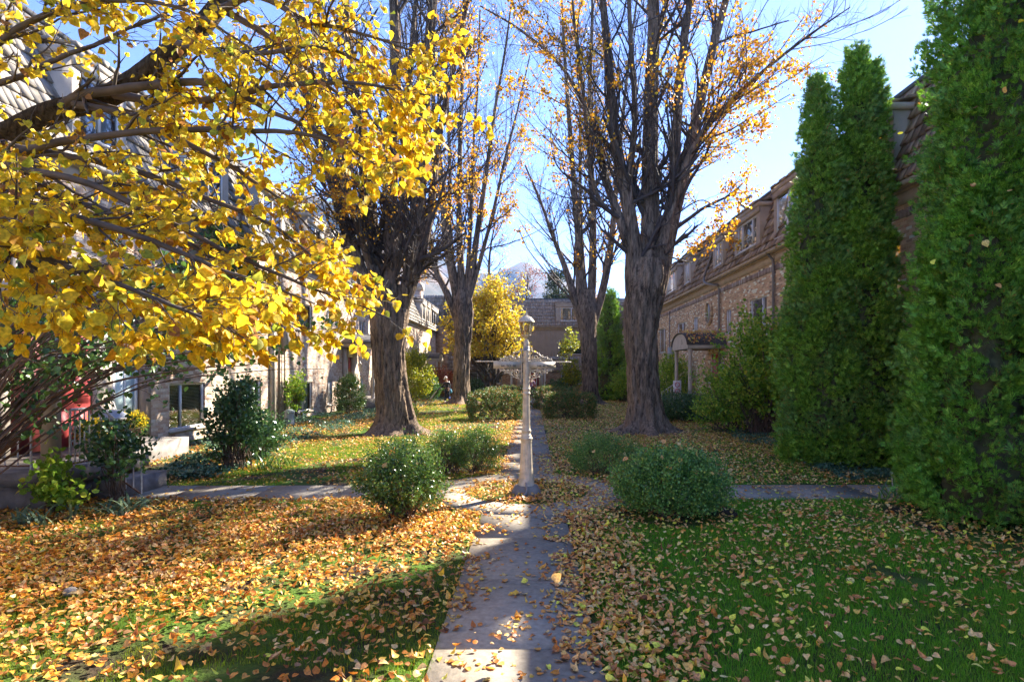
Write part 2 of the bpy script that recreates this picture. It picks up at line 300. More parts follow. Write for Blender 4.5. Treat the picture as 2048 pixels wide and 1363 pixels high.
MT['grassl'] = leafmat('grass_blade_sunny', [(0, (0.0945, 0.196, 0.012)), (.5, (0.162, 0.299, 0.018)), (.85, (0.257, 0.38, 0.02)), (1, (0.459, 0.437, 0.05))], .45, .45, spec=.3)

MT['lf_thuja_y'] = leafmat('thuja_spray_fresh', [(0, (0.084, 0.207, 0.0225)), (.45, (0.189, 0.425, 0.0375)), (.85, (0.294, 0.558, 0.0562)), (1, (0.42, 0.606, 0.0875))], .25, .55,
                          patch=[(0, (0.084, 0.207, 0.0375)), (.5, (0.168, 0.376, 0.0625)), (.94, (0.273, 0.485, 0.075)), (.97, (0.42, 0.207, 0.0375)), (1, (0.336, 0.17, 0.0375))], pscale=2.2, spec=.3)

# lawn blades: tufts that are drier or fresher in patches
for k_, tone in (('grass', [(0, (.14, .36, .02)), (.5, (.20, .48, .03)), (.85, (.28, .52, .04)), (1, (.44, .50, .10))]), ('grassl', [(0, (.24, .30, .02)), (.5, (.34, .40, .03)), (.85, (.46, .46, .05)), (1, (.58, .46, .12))])):
    src = MT[k_].node_tree.nodes; base = [[e.position, tuple(e.color[:3])] for n_ in src if n_.type == 'VALTORGB' for e in n_.color_ramp.elements]
    MT[k_] = leafmat(MT[k_].name + '_mixed', base, .4, .5, patch=tone, pscale=1.1, spec=.25)
# ---------------------------------------------------------------- ground, paths
def ground_material():
    m = bpy.data.materials.new('lawn_soil'); m.use_nodes = True; n = m.node_tree.nodes; l = m.node_tree.links
    b = n['Principled BSDF']; b.inputs['Roughness'].default_value = .95; b.inputs['Specular IOR Level'].default_value = .1
    tc = n.new('ShaderNodeTexCoord')
    t = n.new('ShaderNodeTexNoise'); t.inputs['Scale'].default_value = 1.3; t.inputs['Detail'].default_value = 8; l.new(tc.outputs['Object'], t.inputs['Vector'])
    f = n.new('ShaderNodeTexNoise'); f.inputs['Scale'].default_value = 30; f.inputs['Detail'].default_value = 6; l.new(tc.outputs['Object'], f.inputs['Vector'])
    r = n.new('ShaderNodeValToRGB'); e = r.color_ramp.elements; e[0].position = .38; e[0].color = (.055, .04, .026, 1); e[1].position = .6; e[1].color = (.08, .15, .02, 1)
    l.new(t.outputs['Fac'], r.inputs[0]); hs = n.new('ShaderNodeHueSaturation'); l.new(r.outputs[0], hs.inputs['Color'])
    mr = n.new('ShaderNodeMapRange'); mr.inputs[3].default_value = .4; mr.inputs[4].default_value = 1.6; l.new(f.outputs['Fac'], mr.inputs[0]); l.new(mr.outputs[0], hs.inputs['Value']); l.new(hs.outputs[0], b.inputs['Base Color'])
    bp = n.new('ShaderNodeBump'); bp.inputs['Distance'].default_value = .03; l.new(f.outputs['Fac'], bp.inputs['Height']); l.new(bp.outputs[0], b.inputs['Normal'])
    return m
xs = np.concatenate([[-3500, -1500, -600, -120, -30], np.arange(-14, 14.01, .5), [30, 120, 600, 1500, 3500]])
ys = np.concatenate([[-3500, -1500, -600, -120, -30], np.arange(-10, 60.01, 1), [80, 150, 400, 1000, 2000, 3500]])
XX, YY = np.meshgrid(xs, ys); V = np.stack([XX, YY, gz(XX, YY)], -1)
nx_, ny_ = len(xs), len(ys); idx = np.arange(nx_ * ny_).reshape(ny_, nx_)
g = MB(); g.add(V, np.stack([idx[:-1, :-1], idx[:-1, 1:], idx[1:, 1:], idx[1:, :-1]], -1).reshape(-1, 4))
tag(g.build('ground', ground_material(), smooth_=True), kind='structure')

BC = (-.06, 10.45)                                       # centre of the round bed with the lamp
def on_path(x, y, m=0.0):
    r = np.hypot(x - BC[0], y - BC[1])
    a = (x > -.72 - m) & (x < .5 + m) & ((y < 9.2) | (y > 11.8))
    b_ = (y > 9.75 - m) & (y < 10.95 + m) & (x > -7.0) & (x < 8.4) & (r > 1.5)
    c = (r < 1.75 + m) & (r > 1.05 - m)
    return a | b_ | c
MT['path'] = islandmat('path_concrete', [(0, (.255, .218, .165)), (.5, (.30, .258, .20)), (1, (.35, .302, .235))], .9, .20, 22, .2)
p = MB(); rng = np.random.default_rng(5)
def slab(x0, x1, y0, y1):
    z = .022 + rng.uniform(-.003, .003); p.box(x0, x1, y0, y1, -.05, z)
for k in range(-3, 6): slab(-.72, .5, k * 1.5 + .012, k * 1.5 + 1.488)
y = 12.19
while y < 54: slab(-.62, .48, y + .012, y + 1.488); y += 1.5
x = -7.4
while x < -1.9: slab(x + .006, min(x + 1.374, -1.72), 9.75, 10.93); x += 1.38
x = 1.62
while x < 8.6: slab(x + .006, x + 1.374, 9.8, 11.0); x += 1.38
for k in range(10):                                      # ring round the bed
    a0, a1 = k * .6283 + .004, (k + 1) * .6283 - .004
    th = np.linspace(a0, a1, 9); z = .024 + rng.uniform(-.003, .003)
    ri, ro = 1.05, 1.78
    inn = np.stack([BC[0] + ri * np.cos(th), BC[1] + ri * np.sin(th)], -1); out = np.stack([BC[0] + ro * np.cos(th), BC[1] + ro * np.sin(th)], -1)
    v = np.concatenate([np.c_[inn, np.full(9, z)], np.c_[out, np.full(9, z)], np.c_[inn, np.full(9, -.05)], np.c_[out, np.full(9, -.05)]])
    i = np.arange(8)
    p.add(v, np.stack([i, i + 1, i + 10, i + 9], -1), np.stack([i + 18, i + 19, i + 1, i], -1), np.stack([i + 9, i + 10, i + 28, i + 27], -1))
p.box(-.9, .8, 8.72, 9.0, -.05, .012)
tag(p.build('path', MT['path']), kind='structure')

# ---------------------------------------------------------------- leaf and branch machinery
L_FULL = (np.array([[0, 0], [.36, 0], [.7, 0], [1.08, 0], [-.06, .22], [.12, .44], [.42, .5], [.74, .3], [-.06, -.22], [.12, -.44], [.42, -.5], [.74, -.3]]),
          np.array([[0, 1, 5, 4], [1, 2, 6, 5], [0, 8, 9, 1], [1, 9, 10, 2]]), np.array([[2, 7, 6], [2, 3, 7], [2, 10, 11], [2, 11, 3]]))
L_MID = (np.array([[0, 0], [.5, 0], [1.05, 0], [.15, .42], [.62, .42], [.15, -.42], [.62, -.42]]), np.array([[0, 1, 4, 3], [0, 5, 6, 1]]), np.array([[1, 2, 4], [1, 6, 2]]))
L_LOW = (np.array([[0, 0], [.45, .36], [1, 0], [.45, -.36]]), np.array([[0, 3, 2, 1]]), np.zeros((0, 3), int))
def norm(a): return a / (np.linalg.norm(a, axis=-1, keepdims=True) + 1e-9)
def leaves(mb, pos, d, nrm, size, lod=L_MID, curl=.35, fold=.3, rng=None, aspect=1.0):
    """pos (n,3), d: direction of the midrib, nrm: leaf normal, size (n,)"""
    n = len(pos); d = norm(d); s_ = norm(np.cross(nrm, d)); nn = np.cross(d, s_)
    T, q, t = lod; u, w_ = T[:, 0], T[:, 1]; asp = np.asarray(aspect, float).reshape(-1, 1)
    c1 = rng.normal(fold, .3, (n, 1)); c2 = rng.normal(0, curl, (n, 1)); c3 = rng.normal(0, .25, (n, 1))
    w2 = w_[None] * asp * np.ones((n, 1)); h = c1 * np.abs(w2) + c2 * (u - .3) ** 2 + c3 * u * w2
    size = np.asarray(size).reshape(-1, 1, 1)
    V = pos[:, None] + size * (u[None, :, None] * d[:, None] + w2[:, :, None] * s_[:, None] + h[:, :, None] * nn[:, None])
    off = (np.arange(n) * len(T))[:, None, None]
    mb.add(V.reshape(-1, 3), (q[None] + off).reshape(-1, 4), (t[None] + off).reshape(-1, 3) if len(t) else np.zeros((0, 3), int))

def curve(pts, n):
    """Catmull-Rom through the given points (m,>=3 columns)"""
    P = np.asarray(pts, float); P = np.vstack([2 * P[0] - P[1], P, 2 * P[-1] - P[-2]])
    m = len(P) - 3; t = np.linspace(0, m - 1e-6, n); i = t.astype(int); f = (t - i)[:, None]
    a, b, c, d = P[i], P[i + 1], P[i + 2], P[i + 3]
    return .5 * ((2 * b) + (-a + c) * f + (2 * a - 5 * b + 4 * c - d) * f ** 2 + (-a + 3 * b - 3 * c + d) * f ** 3)

def spawn(P, R, m, t0, t1, ang, length, k, rng, up=0., wig=.12, rs=.5, rmin=.0015, lenfall=.5, rend=.35, side=None):
    """m children on every parent polyline. Returns (n*m,k,3), radii."""
    n, kp, _ = P.shape
    t = rng.uniform(t0, t1, (n, m)); f = t * (kp - 1); i = np.minimum(f.astype(int), kp - 2); f = (f - i)[..., None]
    ar = np.arange(n)[:, None]
    S = P[ar, i] * (1 - f) + P[ar, i + 1] * f; T = norm(P[ar, i + 1] - P[ar, i]); r0 = R[ar, i]
    rv = rng.normal(size=(n, m, 3))
    if side is not None: rv = rv + np.asarray(side)
    pr = norm(rv - (rv * T).sum(-1, keepdims=True) * T)
    a = rng.normal(ang, .22, (n, m))[..., None]
    D = norm(T * np.cos(a) + pr * np.sin(a))
    Ln = length * rng.uniform(.55, 1.3, (n, m)) * (1 - lenfall * (t - t0) / (t1 - t0 + 1e-6))
    S = S.reshape(-1, 3); D = D.reshape(-1, 3); Ln = Ln.reshape(-1); N = len(S)
    out = np.zeros((N, k, 3)); out[:, 0] = S; step = (Ln / (k - 1))[:, None]
    for j in range(1, k):
        D = norm(D + rng.normal(0, wig, (N, 3)) + np.array([0, 0, up]))
        out[:, j] = out[:, j - 1] + D * step
    rr = np.maximum(r0.reshape(-1) * rs * rng.uniform(.7, 1.1, N), rmin)
    rad = rr[:, None] * np.linspace(1, rend, k)[None]
    return out, np.maximum(rad, rmin * .7)

def barktube(mb, pts, n, sides, seed, amp=.09, flare=0, fz=0.0, freq=9):
    """a thick limb with furrowed surface: pts = (x,y,z,radius)"""
    c = curve(pts, n); P, R = c[:, :3], c[:, 3]; rg = np.random.default_rng(seed)
    T = norm(np.gradient(P, axis=0)); A = np.cross(T, [0.05, 1., 0]); A = norm(A); B = np.cross(T, A)
    th = np.arange(sides) * 2 * math.pi / sides; L = np.concatenate([[0], np.cumsum(np.linalg.norm(np.diff(P, axis=0), axis=1))])
    r = np.ones((n, sides))
    for j in range(7):
        fq = int(rg.integers(freq - 4, freq + 8)); ph = rg.uniform(0, 6.3) + 1.1 * np.sin(L * rg.uniform(.5, 1.6) + rg.uniform(0, 6)) + .5 * np.sin(L * rg.uniform(2, 5) + rg.uniform(0, 6))
        r += amp * .55 * (np.abs(np.sin(fq * th[None] / 2 * 2 / 2 + ph[:, None])) - .6) * rg.uniform(.5, 1)
    for j in range(3):
        fq = j + 2; ph = rg.uniform(0, 6.3) + .35 * L * rg.uniform(-1, 1)
        r += .05 * np.sin(fq * th[None] + ph[:, None])
    r += rg.normal(0, amp * .12, r.shape)
    if flare:
        z = (P[:, 2] - fz)[:, None]
        lob = .55 + .45 * np.cos(5 * th + rg.uniform(0, 6)) * np.cos(2 * th + rg.uniform(0, 6)) + .25 * np.cos(7 * th + 1)
        r += flare * np.exp(-np.maximum(z, 0) / .22) * np.clip(lob, .1, 2)[None] + .10 * flare * np.exp(-np.maximum(z, 0) / .7)
    rr = (r * R[:, None])[..., None]
    V = P[:, None] + rr * (A[:, None] * np.cos(th)[None, :, None] + B[:, None] * np.sin(th)[None, :, None])
    idx = np.arange(n * sides).reshape(n, sides); nx = np.roll(idx, -1, 1)
    mb.add(V, np.stack([idx[:-1], nx[:-1], nx[1:], idx[1:]], -1).reshape(-1, 4))
    return P, R

def big_linden(name, label, base, Y, trunk, stems, seed, nbranch=16, ntwig=9, ntl=4, nleaf=2500, leafbias=None, blen=3.2, lsize=.085, group=None, sgn=0, hang=None, small=False):
    rg = np.random.default_rng(seed); bx_, by_ = base
    t = thing(name, label, 'tree', (bx_, by_, float(gz(bx_, by_))), group)
    mb = MB(); fac = Y / FPX
    pt = [tuple(W(px, py, Y)) + (wd * fac / 2,) for px, py, wd in trunk]
    pt = [(a_, b_, c_, d_ * .84) for a_, b_, c_, d_ in pt]; pt[0] = (pt[0][0], pt[0][1], float(gz(bx_, by_)) - .15, pt[0][3])
    barktube(mb, pt, 110 if not small else 60, 120 if not small else 72, seed, .16, 1.35, fz=float(gz(bx_, by_)))
    mb.build('trunk', MT['bark'], t, True)
    lm = MB(); SP = []; SR = []
    for si, st in enumerate(stems):
        dY = rg.normal(0, .9, 1)[0] if len(st) > 3 else 0
        pts = []; nS = len(st)
        for k, (px, py, wd) in enumerate(st):
            yy = Y + dY * min(1, max(0, k - 1) / 3) * (1.6 if k > 3 else 1)
            pts.append(tuple(W(px, py, yy)) + (max(wd * fac / 2 * (.60, .64, .66, .68, .70, .70, .72, .74)[min(k, 7)], .012),))
        P, R = barktube(lm, pts, 70 if not small else 44, (64 if st[1][2] > 20 else 28) if not small else 24, seed * 31 + si, .13, freq=8)
        c = curve(np.c_[P, R], 24); SP.append(c[:, :3]); SR.append(c[:, 3])
    lm.build('limbs', MT['bark'], t, True)
    SP = np.array(SP); SR = np.array(SR)
    tw = MB()
    # big side branches start at the stems, everything above about the fork
    B1, R1 = spawn(SP, SR, int(nbranch * 1.15), .20, .98, .78, blen * 1.1, 9, rg, up=.075, wig=.10, rs=.33, rmin=.012, lenfall=.45)
    tw.tubes(B1, R1, 6)
    U1, U1r = spawn(SP, SR, 9, .15, .85, .32, blen * 1.35, 10, rg, up=.06, wig=.07, rs=.3, rmin=.014, lenfall=.3); tw.tubes(U1, U1r, 6)
    U2, U2r = spawn(U1, U1r, 10, .15, 1, .6, blen * .3, 5, rg, up=.04, wig=.15, rs=.5, rmin=.006); tw.tubes(U2, U2r, 3)
    B2, R2 = spawn(B1, R1, ntwig, .12, 1, .65, blen * .36, 6, rg, up=.03, wig=.16, rs=.5, rmin=.007)
    tw.tubes(B2, R2, 4)
    B3, R3 = spawn(B2, R2, ntl, .1, 1, .7, blen * .15, 4, rg, up=.0, wig=.2, rs=.6, rmin=.0042)
    tw.tubes(B3, R3, 3)
    S2, S2r = spawn(SP, SR * 0 + .012, nbranch * 3, .1, .98, 1.1, .7, 5, rg, up=.02, wig=.25, rs=.7, rmin=.005)   # water shoots on the stems
    tw.tubes(S2, S2r, 3)
    hp = []
    if hang:
        for pts in hang:
            c = curve([tuple(W(px, py, Y + dy)) + (r,) for px, py, dy, r in pts], 14); hp.append(c)
        H = np.array(hp); tw.tubes(H[:, :, :3], H[:, :, 3], 6)
        H2, H2r = spawn(H[:, :, :3], H[:, :, 3], 16, .1, 1, .6, 1.3, 6, rg, up=-.03, wig=.16, rs=.5, rmin=.006); tw.tubes(H2, H2r, 4)
        H3, H3r = spawn(H2, H2r, 5, .1, 1, .7, .45, 4, rg, up=-.02, wig=.2, rs=.6, rmin=.004); tw.tubes(H3, H3r, 3)
    tw.build('twigs', MT['twig'], t)
    # leaves left on the tree sit in clumps
    pool = np.concatenate([B3[:, 1:].reshape(-1, 3), U2[:, 1:].reshape(-1, 3)])
    nz = Noise(seed + 7, .38); v = nz(pool) + rg.normal(0, .22, len(pool))
    if leafbias is not None: v = v + leafbias(pool)
    sel = pool[np.argsort(-v)[:int(nleaf)]]
    if hang: hh = H3[:, 1:].reshape(-1, 3); hh = np.concatenate([hh, hh]); sel = np.concatenate([sel, hh[rg.random(len(hh)) < .75]])
    sel = sel + rg.normal(0, .05, sel.shape); n = len(sel)
    fo = MB(); d = norm(rg.normal(size=(n, 3)) + [0, 0, -1.1]); leaves(fo, sel, d, norm(rg.normal(size=(n, 3))), rg.uniform(.7, 1.25, n) * lsize, L_MID, .5, .3, rg)
    fo.build('foliage', MT['lf_orange'], t)
    return t

def scatter_bush(name, label, c, rad, n, ls, m, seed, cat='shrub', group=None, up=.9, lump=.16, lf=3.0, z0=None, stems=26, flat=0, lod=L_LOW, hollow=.35, stemmat=None, asp=1.0, box=False, bare=0.0, shoot=0.0):
    """rounded shrub: leaves in clumps on an uneven body, on stems that rise from its foot"""
    rg = np.random.default_rng(seed); cx, cy = c; z0 = float(gz(cx, cy)) if z0 is None else z0
    t = thing(name, label, cat, (cx, cy, z0), group)
    nz = Noise(seed + 1, lf); rx, ry, rz = rad
    nc = max(60, n // 26); per = n // nc
    d = norm(rg.normal(size=(nc, 3))); d[:, 2] = np.where(d[:, 2] < -.75, -d[:, 2], d[:, 2])
    if box:                                               # clipped block
        q = 9.0; d = d / (np.sum(np.abs(d) ** q, -1, keepdims=True) ** (1 / q))
    rr = (1 - hollow * rg.random(nc) ** 1.8)[:, None] * (1 + lump * nz(d * 1.3))[:, None]
    P = d * rr * [rx, ry, rz] + [cx, cy, z0 + rz * (.98 + bare)]
    P[:, 2] = np.maximum(P[:, 2], z0 + .03)
    if shoot: P[:, 2] += np.where(rg.random(nc) < .3, rg.uniform(0, shoot, nc), 0) * (P[:, 2] > z0 + rz)
    cl = np.repeat(P, per, 0); out = np.repeat(norm(d * [1, 1, .8]), per, 0); N = len(cl)
    cs = (.075 * max(rx, .5) + ls * 1.3) * (.55 if box else 1)
    ax = np.repeat(norm(d + [0, 0, up]), per, 0); tt = rg.uniform(-1, 1, (N, 1))
    pos = cl + ax * tt * cs * 1.4 + rg.normal(0, cs * .42, (N, 3)); pos[:, 2] = np.maximum(pos[:, 2], z0 + .01)
    fo = MB(); dd = norm(ax + rg.normal(0, .75, (N, 3))); leaves(fo, pos, dd, norm(out + rg.normal(0, .7, (N, 3))), rg.uniform(.7, 1.35, N) * ls, lod, .2, .2, rg, asp)
    fo.build('foliage', m, t)
    st = MB(); k = stems; tgt = P[rg.integers(0, nc, k)]; b = np.array([cx, cy, z0 - .02]) + rg.normal(0, 1, (k, 3)) * [rx * .22, ry * .22, 0]
    mid = b * .55 + tgt * .45 + rg.normal(0, .05 * rx, (k, 3)) - [0, 0, .0]
    Pp = np.stack([b, b * .8 + mid * .2 + [0, 0, .03], mid, mid * .45 + tgt * .55, tgt], 1)
    st.tubes(Pp, np.linspace(.013, .004, 5)[None] * rg.uniform(.6, 1.3, (k, 1)) * max(1, rx), 5)
    S2, s2 = spawn(Pp, np.full((k, 5), .006), 6, .4, 1, .5, rx * .35, 4, rg, up=.1, rmin=.002); st.tubes(S2, s2, 3)
    st.build('stems', stemmat or MT['woodv'], t)
    return t

def spray_tree(name, label, cols, seed, dens=1.0, m=None, group=None, size=1.0, base_r=None, taper=.5, clumpk=1.0):
    """arborvitae: every column (x,y,r,h[,z0]) gets a coat of upward fans over a dark woody inside"""
    rg = np.random.default_rng(seed); x0, y0 = cols[0][0], cols[0][1]
    t = thing(name, label, 'tree', (x0, y0, 0), group); fo = MB(); co = MB(); tr = MB()
    NB = 12
    fan = np.linspace(-1.05, 1.05, NB)
    for ci, col in enumerate(cols):
        cx, cy, r, h = col[:4]; z0 = col[4] if len(col) > 4 else 0.0
        nz = Noise(seed + ci * 5, 1.0); nz2 = Noise(seed + ci * 5 + 1, 2.8)
        def prof(s): return np.where(s < .12, .80 + .2 * np.sin(s / .12 * 1.57), 1) * (np.clip(1 - s, 0, 1) ** taper) * (1 - .22 * s) 
        area = 2 * math.pi * r * h * .7; nc = int(area * 23 * dens * clumpk)
        s = rg.random(nc) ** 1.15; th = rg.uniform(0, 2 * math.pi, nc)
        dirr = np.stack([np.cos(th), np.sin(th), np.zeros(nc)], -1)
        pp = np.stack([cx + r * np.cos(th), cy + r * np.sin(th), z0 + s * h], -1)
        lump = 1 + .15 * nz(pp) + .11 * nz2(pp)
        rad = r * prof(s) * lump * rg.uniform(.80, 1.06, nc)
        cp = np.stack([cx + rad * np.cos(th), cy + rad * np.sin(th), z0 + .05 + s * h], -1)
        per = 13; N = nc * per
        # each clump is a tongue of sprays that leans out and up
        ax = norm(dirr * .85 + [0, 0, 1.0] + rg.normal(0, .2, (nc, 3))); ax = np.repeat(ax, per, 0); dr = np.repeat(dirr, per, 0)
        q = rg.uniform(-.5, 1, (N, 1)); pos = np.repeat(cp, per, 0) + ax * q * .24 * size + rg.normal(0, .06 * size, (N, 3)) * (1.15 - .6 * q)
        D = norm(ax + rg.normal(0, .38, (N, 3)) + dr * .25); nn0 = dr * .9 + [0, 0, .55] + rg.normal(0, .55, (N, 3)); nrm = norm(nn0 - (nn0 * D).sum(-1, keepdims=True) * D); sd = np.cross(nrm, D)
        L = rg.uniform(.07, .135, (N, 1)) * size
        a = fan[None] + rg.normal(0, .12, (N, NB)); ln = L * (1 - .42 * np.abs(fan[None]) + rg.normal(0, .08, (N, NB)))
        bd = D[:, None] * np.cos(a)[..., None] + sd[:, None] * np.sin(a)[..., None] + nrm[:, None] * rg.normal(0, .12, (N, NB, 1)); bd = norm(bd)
        pb = np.cross(nrm[:, None], bd) * (.0068 * size)
        off = L[:, :, None] * .25 * (np.abs(fan)[None, :, None]) * 0
        b0 = pos[:, None] + D[:, None] * (L[:, :, None] * .30 * rg.random((N, NB, 1)))
        v0 = b0 - pb * .5; v1 = b0 + bd * (ln[..., None] * .55) + pb; v2 = b0 + bd * ln[..., None]; v3 = b0 + bd * (ln[..., None] * .55) - pb
        V = np.stack([v0, v1, v2, v3], 2).reshape(-1, 3)
        # three-vertex link so one spray is one island is not needed; blades take their own tint
        fo.add(V, np.arange(len(V)).reshape(-1, 4))
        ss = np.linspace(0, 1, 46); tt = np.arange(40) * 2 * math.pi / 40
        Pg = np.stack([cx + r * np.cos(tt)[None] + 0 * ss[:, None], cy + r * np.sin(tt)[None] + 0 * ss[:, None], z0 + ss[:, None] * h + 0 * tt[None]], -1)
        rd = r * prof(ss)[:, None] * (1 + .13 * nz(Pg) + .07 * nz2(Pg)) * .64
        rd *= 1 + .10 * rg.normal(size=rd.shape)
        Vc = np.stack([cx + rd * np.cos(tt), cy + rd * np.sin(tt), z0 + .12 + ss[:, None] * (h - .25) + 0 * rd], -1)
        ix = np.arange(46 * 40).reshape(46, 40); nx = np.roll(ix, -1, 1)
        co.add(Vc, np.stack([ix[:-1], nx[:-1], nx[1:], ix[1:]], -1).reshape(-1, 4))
        for k in range(5):
            a_ = rg.uniform(0, 6.28); tr.tubes(curve([(cx + .25 * math.cos(a_), cy + .25 * math.sin(a_), z0 - .05), (cx + .3 * r * math.cos(a_), cy + .3 * r * math.sin(a_), z0 + .5), (cx + .2 * r * math.cos(a_), cy + .2 * r * math.sin(a_), z0 + h * .5)], 8), np.linspace(.07, .03, 8), 6)
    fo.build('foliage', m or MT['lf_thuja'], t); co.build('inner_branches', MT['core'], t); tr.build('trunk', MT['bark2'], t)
    return t
# ---------------------------------------------------------------- buildings
class Side:
    """a facade: u along it, d out of it, z up"""
    def __init__(s, O, U, N): s.O = np.array(O, float); s.U = np.array(U, float); s.N = np.array(N, float)
    def p(s, u, d, z): return s.O + s.U * u + s.N * d + np.array([0, 0, z])
    def box(s, mb, u0, u1, d0, d1, z0, z1):
        return mb.hexa([s.p(u0, d0, z0), s.p(u1, d0, z0), s.p(u1, d1, z0), s.p(u0, d1, z0), s.p(u0, d0, z1), s.p(u1, d0, z1), s.p(u1, d1, z1), s.p(u0, d1, z1)])
    def pts(s, L): return [s.p(*a) for a in L]
    def wall(s, mb, u0, u1, z0, z1, holes, depth=.13, d=0.0):
        """flat wall with rectangular holes (u0,u1,z0,z1) and their reveals"""
        us = sorted({u0, u1} | {h[0] for h in holes} | {h[1] for h in holes}); us = [a for a in us if u0 <= a <= u1]
        zs = sorted({z0, z1} | {h[2] for h in holes} | {h[3] for h in holes}); zs = [a for a in zs if z0 <= a <= z1]
        for i in range(len(us) - 1):
            for j in range(len(zs) - 1):
                a, b = (us[i] + us[i + 1]) / 2, (zs[j] + zs[j + 1]) / 2
                if any(h[0] < a < h[1] and h[2] < b < h[3] for h in holes): continue
                mb.add(s.pts([(us[i], d, zs[j]), (us[i + 1], d, zs[j]), (us[i + 1], d, zs[j + 1]), (us[i], d, zs[j + 1])]), [[0, 1, 2, 3]])
        for h in holes:
            a, b, c, e = h[:4]
            for q in (((a, d, c), (b, d, c), (b, d - depth, c), (a, d - depth, c)), ((a, d, e), (b, d, e), (b, d - depth, e), (a, d - depth, e)),
                      ((a, d, c), (a, d, e), (a, d - depth, e), (a, d - depth, c)), ((b, d, c), (b, d, e), (b, d - depth, e), (b, d - depth, c))):
                mb.add(s.pts(q), [[0, 1, 2, 3]])
    def window(s, par, u0, u1, z0, z1, d=0.0, depth=.1, split=(.5,), cover='curtain', sill=True, fw=.05, name='window'):
        f = MB(); dd = d - depth
        s.box(f, u0, u0 + fw, dd, dd + .05, z0, z1); s.box(f, u1 - fw, u1, dd, dd + .05, z0, z1)
        s.box(f, u0 + fw, u1 - fw, dd, dd + .05, z0, z0 + fw); s.box(f, u0 + fw, u1 - fw, dd, dd + .05, z1 - fw, z1)
        for q in split:
            c = u0 + (u1 - u0) * q; s.box(f, c - .028, c + .028, dd + .003, dd + .056, z0 + fw, z1 - fw)
        wf = f.build(name, MT['frame'], par)
        g = MB(); e = dd + .02
        g.add(s.pts([(u0 + fw, e, z0 + fw), (u1 - fw, e, z0 + fw), (u1 - fw, e, z1 - fw), (u0 + fw, e, z1 - fw)]), [[0, 1, 2, 3]]); g.build('pane', MT['glass'], wf)
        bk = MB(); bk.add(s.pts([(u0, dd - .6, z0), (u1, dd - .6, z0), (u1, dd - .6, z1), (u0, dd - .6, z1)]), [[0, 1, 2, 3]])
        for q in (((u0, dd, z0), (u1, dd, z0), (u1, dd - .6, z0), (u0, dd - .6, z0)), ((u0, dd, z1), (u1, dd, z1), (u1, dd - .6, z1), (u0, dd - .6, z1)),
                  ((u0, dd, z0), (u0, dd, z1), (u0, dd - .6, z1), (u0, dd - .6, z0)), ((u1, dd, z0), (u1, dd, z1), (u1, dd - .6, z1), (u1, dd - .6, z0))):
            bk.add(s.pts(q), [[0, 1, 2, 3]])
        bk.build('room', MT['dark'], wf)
        if cover in ('curtain', 'curtain_g', 'half'):
            c = MB(); rg = np.random.default_rng(int(abs(u0 * 100 + z0 * 10)) + 3)
            a, b = (u0 + fw, u1 - fw) if cover != 'half' else (u0 + (u1 - u0) * .45, u1 - fw)
            uu = np.linspace(a, b, max(8, int((b - a) / .03))); wv = .018 * np.sin(uu * 38 + rg.uniform(0, 6)) + .012 * np.sin(uu * 71)
            V = [s.p(x_, dd - .09 + y_, z) for z in (z0 + fw + .02, z1 - fw) for x_, y_ in zip(uu, wv)]; k = len(uu); i = np.arange(k - 1)
            c.add(V, np.stack([i, i + 1, i + 1 + k, i + k], -1)); c.build('curtain', MT['curtain_g' if cover == 'curtain_g' else 'curtain'], wf, True)
        if cover == 'blind':
            c = MB(); z = z0 + fw + .01
            while z < z1 - fw:
                c.add(s.pts([(u0 + fw, dd - .05, z), (u1 - fw, dd - .05, z), (u1 - fw, dd - .028, z + .028), (u0 + fw, dd - .028, z + .028)]), [[0, 1, 2, 3]]); z += .04
            c.build('blind', MT['curtain'], wf)
        if sill:
            c = MB(); s.box(c, u0 - .05, u1 + .05, d - .003, d + .05, z0 - .07, z0 - .003); c.build('sill', MT['trim'] if sill is True else MT[sill], wf)
        return wf
    def shakes(s, mb, u0, u1, d0, z0, d1, z1, rows=8, wmin=.16, wmax=.3, seed=1, thick=.085, jag=.05):
        """overlapping shakes between the lower edge (d0,z0) and the upper edge (d1,z1)"""
        rg = np.random.default_rng(seed); sl = np.array([d1 - d0, z1 - z0]); Ls = np.linalg.norm(sl); sl = sl / Ls; nr = np.array([sl[1], -sl[0]])
        if nr[0] < 0: nr = -nr
        h = Ls / rows
        for r in range(rows):
            u = u0
            while u < u1 - .02:
                wd = min(rg.uniform(wmin, wmax), u1 - u); b = r * h - (rg.uniform(0, jag) if r else 0); e = min((r + 1) * h + .06, Ls)
                th = thick * rg.uniform(.75, 1.25); q = []
                for (ss, tt) in ((b, .002), (e, .002), (e, .012), (b, th)):
                    q.append(np.array([d0, z0]) + sl * ss + nr * tt)
                g_ = .006
                mb.hexa([s.p(u + g_, *q[0]), s.p(u + wd - g_, *q[0]), s.p(u + wd - g_, *q[1]), s.p(u + g_, *q[1]), s.p(u + g_, *q[3]), s.p(u + wd - g_, *q[3]), s.p(u + wd - g_, *q[2]), s.p(u + g_, *q[2])])
                u += wd

def tubeline(par, name, m, pts, r, sides=8):
    mb = MB(); mb.tubes(np.array(pts, float), np.full(len(pts), r), sides, True); return mb.build(name, m, par, True)

